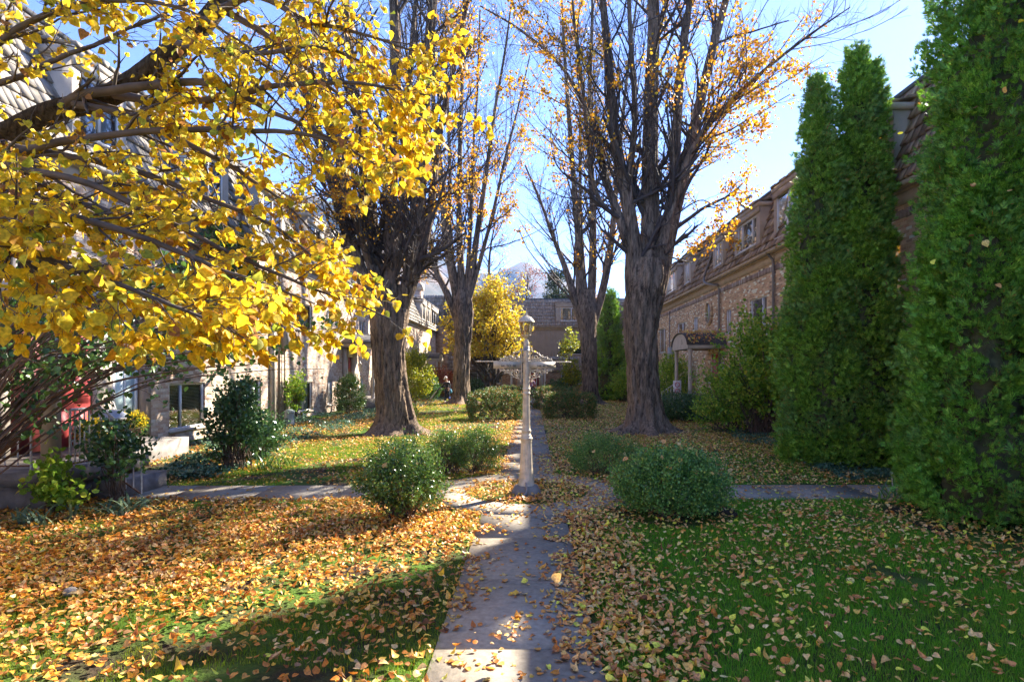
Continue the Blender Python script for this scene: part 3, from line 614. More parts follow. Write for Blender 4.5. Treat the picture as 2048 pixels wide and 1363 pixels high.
def dormer(S, par, u0, u1, z0, z1, ze, zt, df, db, win, m, split=(.5,), cover='curtain', shakes=True, seed=1):
    """box dormer standing out of the mansard, its front at d=df"""
    mb = MB()
    a, b, c, e = win
    S.wall(mb, u0, u1, z0, z1, [(a, b, c, e)], .1, df)
    S.box(mb, u0, u0 + .09, db, df - .003, z0, z1); S.box(mb, u1 - .09, u1, db, df - .003, z0, z1)
    o = mb.build('dormer', m, par)
    S.window(o, a, b, c, e, df, .07, split, cover, sill='trim', name='window')
    t = MB(); S.box(t, u0 - .06, u1 + .06, db, df + .07, z1 + .003, z1 + .16); S.box(t, u0 - .02, u1 + .02, df + .003, df + .05, z1 - .22, z1 - .003); t.build('header', m, o)
    q = MB(); S.shakes(q, u0 - .05, u1 + .05, df + .10, z1 + .16, db, z1 + .36, 2, seed=seed); q.build('dormer_roof', MT['shake_r'] if m is MT['dorm'] else MT['shake_l'], o)
    return o

def mansard(S, par, u0, u1, ze, zt, d0, din, mshake, mtrim, depth=9.5, seed=1, rows=8, ends=True, fz=.42):
    q = MB(); S.shakes(q, u0, u1, d0, ze, -din, zt, rows, seed=seed); q.build('roof_shakes', mshake, par)
    b = MB(); b.hexa(S.pts([(u0 + .01, d0 - .02, ze + .004), (u1 - .01, d0 - .02, ze + .004), (u1 - .01, -depth, ze + .004), (u0 + .01, -depth, ze + .004), (u0 + .01, -din - .02, zt - .02), (u1 - .01, -din - .02, zt - .02), (u1 - .01, -depth + .5, zt - .02), (u0 + .01, -depth + .5, zt - .02)]))
    b.build('roof', MT['roof_flat'], par)
    c = MB(); S.box(c, u0, u1, -din - .22, -din + .06, zt - .015, zt + .09); c.build('coping', MT['roof_flat'], par)
    e = MB(); S.box(e, u0, u1, d0 - .10, d0 + .03, ze - .12, ze - .002); S.box(e, u0, u1, .003, d0 - .103, ze - .08, ze - .004); e.build('gutter', mtrim, par)
    f = MB(); S.box(f, u0, u1, .003, .05, ze - fz, ze - .083); S.box(f, u0, u1, .053, .10, ze - .16, ze - .084); f.build('frieze', mtrim, par)

# --- right-hand row
SR_ = Side((8.8, 0, 0), (0, 1, 0), (-1, 0, 0))
br = thing('townhouse_row', 'shaded brown brick row house with brown shake mansard and tan dormers behind the tall arborvitae', 'building', (8.8, 28, 0))
wr = [(14.3, 16.1, 3.9, 5.2, (.35,), 'none'), (22.4, 24.1, 3.85, 4.95, (.3,), 'blind'), (26.4, 27.1, 3.8, 4.85, (.5,), 'curtain'), (31.7, 32.5, 3.8, 5.0, (.5,), 'none'), (34.3, 36.1, 3.9, 4.95, (.4,), 'none'),
      (39.2, 41.2, 3.35, 4.95, (.35,), 'blind'), (45, 46.8, 3.9, 4.95, (.5,), 'curtain'), (50, 52, 3.9, 4.95, (.5,), 'curtain'), (5, 7, 3.9, 5, (.5,), 'curtain'), (22.4, 24.1, .7, 1.75, (.5,), 'curtain'), (33.8, 35.4, .7, 1.75, (.5,), 'curtain'), (39.4, 41, .7, 1.8, (.5,), 'curtain'), (18, 19.6, .7, 1.75, (.5,), 'none')]
mb = MB(); SR_.wall(mb, -8, 57.9, -.3, 6.35, [h[:4] for h in wr]); SR_.wall(mb, -8, 57.9, -.3, 6.35, [], d=-9)
mb.add(SR_.pts([(-8, 0, -.3), (-8, -9, -.3), (-8, -9, 6.35), (-8, 0, 6.35)]), [[0, 1, 2, 3]]); mb.build('brick_wall', MT['brick_r'], br)
for h in wr: SR_.window(br, *h[:4], split=h[4], cover=h[5])
mb = MB()
for u in np.arange(-7.9, 57.7, .075):                    # soldier course under the frieze
    SR_.box(mb, u, u + .066, .002, .014, 5.72, 5.92)
mb.build('soldier_course', islandmat('soldier_brick', [(0, (.22, .15, .11)), (.5, (.36, .26, .19)), (.9, (.42, .33, .26)), (1, (.6, .56, .5))], .85, .2, 20), br)
mansard(SR_, br, -8, 57.9, 6.45, 9.0, .3, .5, MT['shake_r'], MT['trim_r'], seed=3, rows=8)
for u0, u1, z0, z1, ws, sp, cv in ((14.2, 16.8, 6.62, 8.28, (14.45, 16.55, 6.85, 8.1), (.5,), 'curtain'), (18.9, 21.2, 6.6, 8.36, (19.1, 21.0, 6.75, 8.2), (.5,), 'none'), (22.5, 25.3, 6.75, 8.3, (22.85, 24.95, 6.95, 8.05), (.22, .75), 'none'),
                               (26.8, 28.3, 6.75, 8.2, (27.1, 28.0, 6.95, 7.95), (.5,), 'none'), (32.2, 33.6, 6.75, 8.3, (32.5, 33.35, 6.95, 8.1), (.5,), 'none'), (35.3, 38.2, 6.75, 8.3, (35.7, 37.8, 6.95, 8.1), (.25, .75), 'curtain'),
                               (42, 44, 6.75, 8.3, (42.3, 43.7, 6.95, 8.1), (.5,), 'curtain'), (48, 50.5, 6.75, 8.3, (48.3, 50.2, 6.95, 8.1), (.5,), 'curtain'), (4, 6.5, 6.75, 8.3, (4.3, 6.2, 6.95, 8.1), (.5,), 'curtain')):
    dormer(SR_, br, u0, u1, z0, z1, 6.45, 9.0, .22, -.6, ws, MT['dorm'], sp, cv, seed=int(u0))
# round window
mb = MB(); cu, cz = 29.6, 4.97; th = np.linspace(0, 2 * math.pi, 41)[:-1]
ring = [SR_.p(cu + .52 * math.cos(a), .04, cz + .55 * math.sin(a)) for a in th]; ring.append(ring[0])
mb.tubes(np.array(ring + [ring[1]]), np.full(42, .07), 8); rw = mb.build('round_window', MT['brick_r'], br, True)
g = MB(); g.ngon([SR_.p(cu + .46 * math.cos(a), .03, cz + .49 * math.sin(a)) for a in th]); g.build('pane', MT['glass'], rw)
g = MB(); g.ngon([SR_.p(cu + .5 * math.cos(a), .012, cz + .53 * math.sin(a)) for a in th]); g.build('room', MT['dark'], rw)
g = MB(); SR_.box(g, cu - .02, cu + .02, .035, .06, cz - .45, cz + .45); g.build('muntin', MT['frame'], rw)
# pipes
tubeline(br, 'vent_pipe', MT['pipeg'], curve(SR_.pts([(27.0, -.9, 9.0), (27.0, -.85, 9.45), (26.95, -.6, 9.6), (26.6, -.55, 9.62), (25.4, -.5, 9.5)]), 14), .07)
tubeline(br, 'downspout', MT['pipe'], SR_.pts([(29.0, -.35, 8.9), (29.2, .36, 6.75), (29.1, .42, 6.45), (28.6, .42, 6.25), (27.9, .12, 6.1), (27.8, .09, 5.9), (27.8, .09, .3)]), .055)
tubeline(br, 'downspout', MT['pipe'], SR_.pts([(21.6, .33, 6.4), (21.6, .1, 6.1), (21.6, .08, 5.9), (21.6, .08, .2)]), .05)
tubeline(br, 'conduit', MT['pipe'], curve(SR_.pts([(20.1, .06, .3), (20.1, .06, 5.0), (20.1, .06, 5.9), (20.0, .1, 6.0), (19.8, .1, 5.8), (19.8, .08, 5.5)]), 14), .022)
tubeline(br, 'conduit', MT['pipe'], SR_.pts([(37.9, .05, .2), (37.9, .05, 5.9)]), .03)
mb = MB(); SR_.box(mb, 20.03, 20.17, .004, .1, 1.2, 1.8); mb.build('meter_box', MT['greybox'], br)
mb = MB(); SR_.box(mb, 36.9, 37.6, .004, .25, 2.4, 3.6); mb.build('meter_box', MT['greybox'], br)
# arched entrance canopy
def arch_canopy(S, par, u0, u1, dout, zb, zr, mtop, num=None):
    th = np.linspace(0, math.pi, 15); cu = (u0 + u1) / 2; hw = (u1 - u0) / 2; n = len(th)
    q = MB()
    arc = [(cu - hw * math.cos(a), zb + .16 + (zr - zb - .16) * math.sin(a)) for a in th]
    f = [S.p(u0, dout, zb)] + [S.p(a, dout, z) for a, z in arc] + [S.p(u1, dout, zb)]; b = [S.p(u0, dout - .06, zb)] + [S.p(a, dout - .06, z) for a, z in arc] + [S.p(u1, dout - .06, zb)]
    q.ngon(f); q.ngon(b); k = len(f)
    q.add(f + b, [[i, (i + 1) % k, (i + 1) % k + k, i + k] for i in range(k)])
    S.box(q, u0, u0 + .08, .003, dout - .063, zb, zb + .2); S.box(q, u1 - .08, u1, .003, dout - .063, zb, zb + .2); S.box(q, u0 + .083, u1 - .083, .003, dout - .063, zb + .06, zb + .09)
    o = q.build('porch_canopy', MT['trim'], par)
    t = MB(); arc = [(cu - (hw + .05) * math.cos(a), zb + .21 + (zr - zb - .15) * math.sin(a)) for a in th]
    t.add([S.p(a, dout + .06, z) for a, z in arc] + [S.p(a, .003, z) for a, z in arc] + [S.p(a, dout + .06, z - .04) for a, z in arc] + [S.p(a, .003, z - .04) for a, z in arc],
          [[i, i + 1, i + 1 + n, i + n] for i in range(n - 1)] + [[i + 2 * n, i + 1 + 2 * n, i + 1 + 3 * n, i + 3 * n] for i in range(n - 1)] + [[i, i + 1, i + 1 + 2 * n, i + 2 * n] for i in range(n - 1)])
    t.build('canopy_roof', mtop, o, True)
    return o
def posts(S, par, L, m, r=.085, z0=.2):
    for u, d, z in L:
        q = MB(); P = np.array([S.p(u, d, z0), S.p(u, d, z)]); c = S.p(u, d, 0)
        q.lathe([(r * 1.5, z0), (r * 1.5, z0 + .1), (r * 1.1, z0 + .14), (r, z0 + .3), (r * .9, z - .2), (r * 1.1, z - .12), (r * 1.3, z - .08), (r * 1.3, z)], (c[0], c[1], 0), 16); q.build('post', m, par)
cn = arch_canopy(SR_, br, 27.0, 29.9, 1.75, 3.12, 3.85, MT['roof_flat']); posts(SR_, br, [(27.15, 1.6, 3.12), (29.7, 1.6, 3.12)], MT['trim'], .09, .75)
mb = MB(); SR_.box(mb, 26.8, 30.1, .003, 2.1, -.1, .75); SR_.box(mb, 30.103, 30.5, .3, 1.8, -.1, .45); SR_.box(mb, 30.503, 30.9, .3, 1.8, -.1, .2); mb.build('stoop', MT['concd'], br)
mb = MB(); SR_.box(mb, 28, 28.95, .004, .06, .76, 2.9); mb.build('door', MT['red'], br)
mb = MB(); SR_.box(mb, 27.3, 27.95, .004, .03, .76, 2.95); SR_.box(mb, 28.98, 29.2, .004, .03, .76, 2.95); mb.build('door_surround', MT['trim'], br)

def text(par, s, loc, size, m, rot, name='lettering', ext=.002):
    cu_ = bpy.data.curves.new(name, 'FONT'); cu_.body = s; cu_.size = size; cu_.extrude = ext; cu_.align_x = 'CENTER'; cu_.align_y = 'CENTER'; cu_.materials.append(m)
    tmp = bpy.data.objects.new('tmp', cu_); C.objects.link(tmp); bpy.context.view_layer.update(); me = bpy.data.meshes.new_from_object(tmp); bpy.data.objects.remove(tmp)
    o = bpy.data.objects.new(name, me); C.objects.link(o); o.location = tuple(float(a) for a in loc); o.rotation_euler = rot
    if par is not None:
        o.parent = par; o.matrix_parent_inverse = Matrix.Translation(-Vector(par.location))
    return o
text(cn, '5', SR_.p(28.0, 1.756, 3.45), .32, MT['black'], (R_(90), 0, R_(-90)))
# stair railing and the notice hung on it
rl = thing('stair_railing', 'cream iron stair railing beside the arched porch on the right', 'railing', (7.0, 29.5, 0))
mb = MB(); a, b = (6.9, 27.6, 1.72), (6.9, 31.6, 1.0)
mb.tubes(np.array([a, b, (6.9, 31.75, .72)]), np.full(3, .022), 6)
mb.build('handrail', MT['iron'], rl)
for k in range(7):
    f = k / 6; y = 27.6 + 4 * f; q = MB(); q.tubes(np.array([(6.9, y, .05 if k in (0, 6) else .05 + .5 * (1 - f)), (6.9, y, 1.72 - .72 * f)]), np.full(2, .014), 5); q.build('baluster', MT['iron'], rl)
sg = thing('notice_sign', 'small white notice with two red prohibition rings on a green stake by the porch railing', 'sign', (6.55, 26.9, 0))
mb = MB(); mb.box(6.53, 6.57, 26.9, 26.93, -.1, 1.0); mb.build('stake', mat('green_stake', (.03, .16, .10)), sg)
mb = MB(); mb.box(6.37, 6.73, 26.86, 26.885, .78, 1.68); bd = mb.build('board', MT['white'], sg)
mr_ = mat('sign_red', (.55, .05, .04)); mb = MB()
for cz in (1.50, 1.22):
    th = np.linspace(0, 2 * math.pi, 25); mb.tubes(np.array([(6.55 + .1 * math.cos(t), 26.852, cz + .1 * math.sin(t)) for t in th]), np.full(25, .014), 5)
    mb.bar((6.55 - .07, 26.85, cz + .07), (6.55 + .07, 26.85, cz - .07), .02, .006)
mb.build('rings', mr_, bd)
mb = MB()
for k in range(4): mb.box(6.43, 6.67 - .05 * (k % 2), 26.848, 26.857, 1.02 - k * .055, 1.035 - k * .055)
mb.build('printed_lines', MT['black'], bd)

# --- left-hand near row
SL = Side((-9.4, 0, 0), (0, 1, 0), (1, 0, 0))
bl = thing('townhouse_row', 'sunlit pinkish brick row house with grey shake mansard on the left', 'building', (-9.4, 20, 0))
wl = [(15.6, 17.3, .55, 1.78, (.35,), 'blind'), (18.7, 20.9, .6, 1.8, (.5,), 'curtain'), (23.9, 25.8, .45, 1.65, (.5,), 'curtain'), (27.7, 28.4, .55, 1.7, (.5,), 'curtain'), (33.1, 33.7, .6, 1.75, (.5,), 'none'), (35.2, 36.8, .5, 1.75, (.5,), 'curtain'),
      (15.8, 17.4, 3.85, 4.95, (.5,), 'none'), (18.8, 20.9, 3.85, 4.95, (.5,), 'curtain'), (24, 25.8, 3.8, 4.9, (.5,), 'curtain'), (27.6, 28.3, 3.8, 4.9, (.5,), 'none'), (33, 34, 3.8, 4.9, (.5,), 'curtain'), (35.3, 36.7, 3.8, 4.9, (.5,), 'curtain'), (10, 12, 3.9, 5, (.5,), 'none'), (3, 5, 3.9, 5, (.5,), 'curtain')]
mb = MB(); SL.wall(mb, -8, 37.5, -.3, 6.35, [h[:4] for h in wl]); SL.wall(mb, -8, 37.5, -.3, 6.35, [], d=-9)
mb.add(SL.pts([(37.5, 0, -.3), (37.5, -9, -.3), (37.5, -9, 6.35), (37.5, 0, 6.35)]), [[0, 1, 2, 3]]); mb.build('brick_wall', MT['brick_l'], bl)
for h in wl: SL.window(bl, *h[:4], split=h[4], cover=h[5])
mansard(SL, bl, -8, 37.5, 6.45, 9.3, .3, .75, MT['shake_l'], MT['trim'], seed=9, rows=8)
for u0, u1, ws in ((8.6, 10.2, (8.8, 10.0)), (16, 18.2, (16.3, 17.9)), (20.3, 22.4, (20.6, 22.1)), (24.6, 26.6, (24.9, 26.3)), (27.3, 28.8, (27.6, 28.5)), (31.6, 33.6, (31.9, 33.3)), (35, 37, (35.3, 36.7)), (12, 13.6, (12.2, 13.4)), (3, 5, (3.3, 4.7))):
    dormer(SL, bl, u0, u1, 6.7, 8.45, 6.45, 9.2, .22, -.8, (*ws, 6.95, 8.2), MT['trim'], (.5,), 'curtain', seed=int(u0 * 3))
mb = MB(); SL.box(mb, 21.55, 21.85, .003, .12, 0, 6.0); SL.box(mb, 21.62, 21.78, .123, .135, .5, 5.8); mb.build('pilaster', MT['trim'], bl)
tubeline(bl, 'downspout', MT['pipe'], SL.pts([(22.15, .33, 6.4), (22.15, .1, 6.1), (22.15, .09, .2)]), .05)
mb = MB(); SL.box(mb, 22.5, 23.1, .004, .24, 2.95, 4.0); mb.build('meter_box', MT['greybox'], bl)
tubeline(bl, 'conduit', MT['pipeg'], SL.pts([(22.7, .08, 2.95), (22.7, .08, .3)]), .025)
# entrance with red door, flat gabled canopy
def side_canopy(S, par, u0, u1, dout, zb, m=MT['trim']):
    q = MB(); S.box(q, u0, u1, .003, dout, zb, zb + .2); um = (u0 + u1) / 2
    q.add(S.pts([(u0, dout + .002, zb + .2), (u1, dout + .002, zb + .2), (um, dout + .002, zb + .62)]), [[0, 1, 2]]); o = q.build('porch_canopy', m, par)
    t = MB()
    for a, b in ((u0 - .12, um), (u1 + .12, um)):
        t.hexa(S.pts([(a, .003, zb + .19), (b, .003, zb + .66), (b, dout + .12, zb + .66), (a, dout + .12, zb + .19), (a, .003, zb + .25), (b, .003, zb + .72), (b, dout + .12, zb + .72), (a, dout + .12, zb + .25)]))
    t.build('canopy_roof', MT['roof_flat'], o); return o
side_canopy(SL, bl, 29.7, 32.6, 1.75, 3.3); posts(SL, bl, [(29.85, 1.55, 3.3), (32.4, 1.55, 3.3)], MT['trim'], .08, .75)
mb = MB(); SL.box(mb, 29.5, 32.8, .003, 2.0, -.1, .75); SL.box(mb, 29.9, 31.9, 2.003, 2.4, -.1, .5); SL.box(mb, 29.9, 31.9, 2.403, 2.8, -.1, .3); mb.build('stoop', MT['concd'], bl)
mb = MB(); SL.box(mb, 30.2, 31.15, .004, .05, .76, 2.8); dr = mb.build('door', MT['red'], bl)
mb = MB()
for du in (.12, .52):
    for z0_, z1_ in ((.95, 1.5), (1.62, 2.1), (2.22, 2.65)): SL.box(mb, 30.2 + du, 30.2 + du + .3, .053, .066, z0_, z1_)
mb.build('door_panel', MT['red'], dr)
mb = MB(); c = SL.p(30.3, .09, 1.75); mb.lathe([(.0, -.03), (.03, -.02), (.035, 0), (.03, .02), (0, .03)], c, 10); mb.build('handle', MT['pipeg'], dr, True)
mb = MB(); SL.box(mb, 29.9, 30.18, .004, .2, .76, 3.25); SL.box(mb, 31.17, 31.8, .004, .2, .76, 3.25); SL.box(mb, 30.183, 31.167, .004, .18, 2.82, 3.2); mb.build('door_surround', MT['trim'], bl)
mb = MB(); c = SL.p(32.1, .25, 2.35); mb.lathe([(.02, -.3), (.07, -.24), (.10, .1), (.13, .12), (.02, .25), (.01, .3)], c, 6); SL.box(mb, 32.08, 32.12, .004, .2, 2.4, 2.44); mb.build('wall_lantern', MT['pipeg'], bl)
mb = MB(); mb.tubes(np.array(SL.pts([(29.8, 2.2, 1.65), (29.8, 3.0, 1.25)])), np.full(2, .02), 6)
for k in range(5): mb.tubes(np.array(SL.pts([(29.8, 2.2 + .2 * k, .0), (29.8, 2.2 + .2 * k, 1.65 - .1 * k)])), np.full(2, .012), 5)
rr_ = thing('stair_railing', 'thin pale railing at the red door of the left row behind the clipped bush', 'railing', SL.p(29.8, 2.6, 0)); o = mb.build('handrail', MT['iron'], rr_)
# nearest entrance: raised slab porch, red double door
mb = MB(); SL.box(mb, 11.75, 12.75, .004, .05, .58, 2.95); rd = mb.build('door', MT['red'], bl)
mb = MB()
for z0_, z1_ in ((.75, 1.3), (1.45, 2.1), (2.25, 2.8)):
    for du in (.1, .54): SL.box(mb, 11.75 + du, 11.75 + du + .36, .053, .068, z0_, z1_)
mb.build('door_panel', MT['red'], rd)
mb = MB(); SL.box(mb, 10.75, 11.72, .004, .05, .58, 2.95); mb.build('storm_door', MT['darkred'], bl)
mb = MB(); SL.box(mb, 12.78, 13.3, .004, .1, .58, 3.05); SL.box(mb, 10.45, 10.72, .004, .1, .58, 3.05); SL.box(mb, 10.45, 13.3, .004, .1, 3.053, 3.3); mb.build('door_surround', MT['trim'], bl)
mb = MB(); SL.box(mb, 13.45, 14.15, .004, .04, .58, 2.2); pd = mb.build('patio_door', MT['teal'], bl)
mb = MB(); SL.box(mb, 13.37, 13.45, .004, .08, .58, 2.3); SL.box(mb, 14.15, 14.22, .004, .08, .58, 2.3); SL.box(mb, 13.78, 13.83, .043, .06, .58, 2.2); SL.box(mb, 13.453, 14.147, .004, .08, 2.2, 2.3); mb.build('frame', MT['frame'], pd)
mb = MB(); SL.box(mb, 14.25, 14.5, .004, .22, 0, 3.3); mb.build('pilaster', mat('pilaster_brown', (.34, .25, .19), .6, noise=.15), bl)
# porch slab with step, post and roof
mb = MB(); SL.box(mb, 9.0, 11.15, .003, 2.3, .36, .56); SL.box(mb, 9.1, 11.05, .003, 2.15, -.1, .357); SL.box(mb, 11.153, 14.2, .003, 1.3, -.1, .555)
SL.box(mb, 9.7, 10.95, 2.303, 2.75, -.1, .3); mb.build('porch_slab', MT['concd'], bl)
mb = MB(); SL.box(mb, 8.9, 11.4, .003, 2.2, 3.25, 3.45); mb.build('porch_roof', MT['trim'], bl)
for u in (9.2,):
    mb = MB(); SL.box(mb, u - .09, u + .09, 1.95, 2.13, .66, 3.25); SL.box(mb, u - .13, u + .13, 1.91, 2.17, .563, .657); mb.build('porch_post', MT['trim'], bl)

def railing(name, label, P, z0f, z1f, n, base=None, scroll=False, cross=False):
    """P: (x,y,ztop,zbottom) along the rail"""
    P = np.array(P, float); t = thing(name, label, 'railing', (P[0, 0], P[0, 1], P[0, 3]))
    mb = MB(); mb.tubes(curve(P[:, :3], 14) if len(P) > 2 else P[:, :3], np.full(14 if len(P) > 2 else len(P), .022), 8); mb.build('handrail', MT['iron'], t, True)
    low = MB(); q = P.copy(); q[:, 2] = q[:, 3] + .1; low.tubes(q[:, :3], np.full(len(q), .014), 6); low.build('lower_rail', MT['rust'], t)
    L = np.concatenate([[0], np.cumsum(np.linalg.norm(np.diff(P[:, :2], axis=0), axis=1))])
    for k in range(n):
        s_ = L[-1] * k / (n - 1); r_ = [np.interp(s_, L, P[:, c]) for c in range(4)]
        b = MB(); full = k % 4 == 0
        b.tubes(np.array([(r_[0], r_[1], r_[3] + (0 if full else .1)), (r_[0], r_[1], r_[2])]), np.full(2, .016 if full else .011), 6)
        b.build('baluster', MT['iron'], t)
    if scroll:
        a0 = P[0]; a1 = P[1]; th = np.linspace(0, 4.6, 14)
        for f in (.18, .3):
            for sg_, zz in ((1, .62), (-1, .42)):
                c0 = a0 * (1 - f) + a1 * f; dv = (a1 - a0)[:2]; dv = dv / np.linalg.norm(dv)
                b = MB(); b.tubes(np.array([(c0[0] + dv[0] * .07 * math.cos(t_ * sg_) * (1 - t_ * .12), c0[1] + dv[1] * .07 * math.cos(t_ * sg_) * (1 - t_ * .12), c0[3] + zz + .09 * math.sin(t_ * sg_) * (1 - t_ * .12)) for t_ in th]), np.full(14, .009), 5)
                b.build('scroll', MT['iron'], t)
    return t
railing('porch_railing', 'short pale railing with scrolls at the front corner of the near slab, by the post', [(-7.16, 9.32, 1.5, .56), (-7.16, 9.72, 1.5, .56)], 0, 0, 5, scroll=True)
railing('step_railing', 'sloping pale iron railing with rusty lower bar down the near porch steps', [(-7.14, 9.78, 1.52, .56), (-6.98, 9.78, 1.48, .45), (-6.35, 9.78, .95, .0)], 0, 0, 7)
railing('porch_railing', 'low pale railing crossing in front of the near red door', [(-9.2, 9.12, 1.15, .56), (-7.6, 9.12, 1.15, .56)], 0, 0, 9)
# things on the near porch
gr = thing('barbecue_grill', 'grey domed barbecue on crossed wooden legs on the near porch', 'grill', (-8.35, 11.85, .56))
mb = MB(); mb.lathe([(.0, .0), (.22, .03), (.30, .12), (.31, .16)], (-8.35, 11.85, 1.02), 20); mb.build('bowl', MT['pipeg'], gr, True)
mb = MB(); mb.lathe([(.315, .0), (.30, .07), (.2, .14), (.0, .17)], (-8.35, 11.85, 1.185), 20); mb.build('lid', mat('grill_lid', (.30, .33, .38), .35), gr, True)
for sx, sy in ((1, 1), (1, -1), (-1, 1), (-1, -1)):
    mb = MB(); mb.bar((-8.35 + sx * .25, 11.85 + sy * .2, .56), (-8.35 - sx * .2, 11.85 + sy * .2, 1.08), .035); mb.build('leg', mat('grill_wood', (.42, .24, .14)) if 'grill_wood' not in bpy.data.materials else bpy.data.materials['grill_wood'], gr)
for k, (x_, y_, lab) in enumerate(((-8.15, 11.15, 'brown pot of yellow flowers just in front of the grill on the near porch'), (-8.75, 13.2, 'brown pot of yellow flowers behind the grill, near the teal door'))):
    fp = thing('flower_pot', lab, 'flower pot', (x_, y_, .56)); mb = MB(); mb.lathe([(.0, 0), (.13, 0), (.18, .26), (.2, .27), (.2, .31), (.17, .31), (.16, .27), (0, .26)], (x_, y_, .56), 18); mb.build('pot', mat('pot_brown' + str(k), (.25, .17, .12)), fp, True)
    rg = np.random.default_rng(40 + k); n = 900; d = norm(rg.normal(size=(n, 3)) + [0, 0, .3]); pos = np.array([x_, y_, 1.0]) + d * rg.uniform(.1, .27, (n, 1)) * [1, 1, .9]
    mb = MB(); leaves(mb, pos, d, norm(rg.normal(size=(n, 3))), rg.uniform(.03, .06, n), L_LOW, rng=rg); mb.build('blossoms', MT['lf_gold'], fp)
    mb = MB(); leaves(mb, pos * 1.0 + rg.normal(0, .03, (n, 3)) - [0, 0, .08], d, norm(rg.normal(size=(n, 3))), rg.uniform(.03, .07, n), L_LOW, rng=rg); mb.build('leaves', MT['lf_green'], fp)
ch = thing('garden_chair', 'white scrolled iron garden chair on the near porch before the patio door', 'chair', (-8.95, 12.5, .56))
mb = MB(); mb.lathe([(0, .0), (.2, .0), (.21, .01), (.21, .03), (0, .035)], (-8.95, 12.5, 1.0), 18); mb.build('seat', MT['white'], ch, True)
for sx, sy in ((.16, .16), (.16, -.16), (-.16, .16), (-.16, -.16)):
    mb = MB(); mb.tubes(curve([(-8.95 + sx * .7, 12.5 + sy * .7, 1.0), (-8.95 + sx * 1.2, 12.5 + sy * 1.2, .8), (-8.95 + sx, 12.5 + sy, .56)], 8), np.full(8, .012), 6); mb.build('leg', MT['white'], ch)
mb = MB(); th = np.linspace(0, math.pi, 15); arcp = [(-8.95 + .2 * math.cos(t), 12.69, 1.02 + .5 * math.sin(t)) for t in th]; mb.tubes(np.array(arcp), np.full(15, .012), 6)
for x_ in (-.1, 0, .1): mb.tubes(np.array([(-8.95 + x_, 12.69, 1.02), (-8.95 + x_ * .8, 12.69, 1.45)]), np.full(2, .008), 5)
mb.build('backrest', MT['white'], ch)
# utility pedestal by the left wall
up = thing('utility_pedestal', 'short rounded grey-green utility pedestal at the foot of the left brick wall', 'utility box', (-8.7, 21.6, .2))
mb = MB(); mb.lathe([(.17, 0), (.17, .42), (.155, .5), (.1, .55), (0, .56)], (-8.7, 21.6, .18), 20); mb.build('housing', mat('pedestal_green', (.22, .26, .22), .6), up, True)
mb = MB(); mb.lathe([(.185, 0), (.185, .06), (.17, .062)], (-8.7, 21.6, .62), 20); mb.build('collar', bpy.data.materials['pedestal_green'], up)

# --- left-hand far row
SF = Side((-9.0, 0, 0), (0, 1, 0), (1, 0, 0))
bf = thing('townhouse_row', 'farther left row house with glazed attic bay and a red clay chimney pot', 'building', (-9.0, 48, 0))
wf_ = [(42, 43.2, 3.2, 4.3, (.5,), 'none'), (45.2, 45.9, 3.2, 4.3, (.5,), 'none'), (47.6, 48.3, 3.2, 4.3, (.5,), 'none'), (50.6, 51.6, 3.2, 4.3, (.5,), 'none'), (53.5, 55, 3.2, 4.3, (.5,), 'none'), (42, 43.4, .5, 1.6, (.5,), 'curtain'), (52.8, 54.4, .5, 1.6, (.5,), 'curtain')]
mb = MB(); SF.wall(mb, 37.6, 57.0, -.3, 5.85, [h[:4] for h in wf_]); SF.wall(mb, 37.6, 57.0, -.3, 5.85, [], d=-9)
mb.build('brick_wall', MT['brick_l'], bf)
for h in wf_: SF.window(bf, *h[:4], split=h[4], cover=h[5])
mansard(SF, bf, 37.6, 57.0, 5.9, 8.1, .3, .6, MT['shake_l'], MT['trim'], seed=19, rows=7)
for u0, u1, ws, sp in ((41, 43, (41.3, 42.7), (.5,)), (48.3, 50.0, (48.5, 49.8), (.5,)), (50.6, 52.0, (50.8, 51.8), (.5,)), (52.6, 56.9, (52.8, 56.7), (.33, .66))):
    dormer(SF, bf, u0, u1, 6.05, 7.7, 5.9, 8.1, .24, -.7, (*ws, 6.3, 7.5), MT['trim'], sp, 'none', seed=int(u0))
mb = MB(); mb.box(-9.85, -9.15, 50.0, 50.8, 7.4, 8.9); chm = mb.build('chimney', MT['brick_l'], bf)
mb = MB(); mb.box(-9.95, -9.05, 49.9, 50.9, 8.903, 9.45); mb.build('chimney_cap', MT['trim'], chm)
mb = MB(); mb.lathe([(.26, 0), (.25, .9), (.29, .92), (.29, 1.0), (.2, 1.0)], (-9.5, 50.4, 9.453), 16); mb.build('chimney_pot', MT['terra'], chm)
o = arch_canopy(SF, bf, 47.6, 50.2, 1.65, 2.95, 3.55, MT['roof_flat']); posts(SF, bf, [(47.75, 1.5, 2.95), (50.0, 1.5, 2.95)], MT['trim'], .1, .5)
mb = MB(); SF.box(mb, 47.4, 50.4, .003, 1.9, -.1, .5); mb.build('stoop', MT['concd'], bf)
mb = MB(); SF.box(mb, 48.4, 49.3, .004, .05, .5, 2.6); mb.build('door', MT['red'], bf)

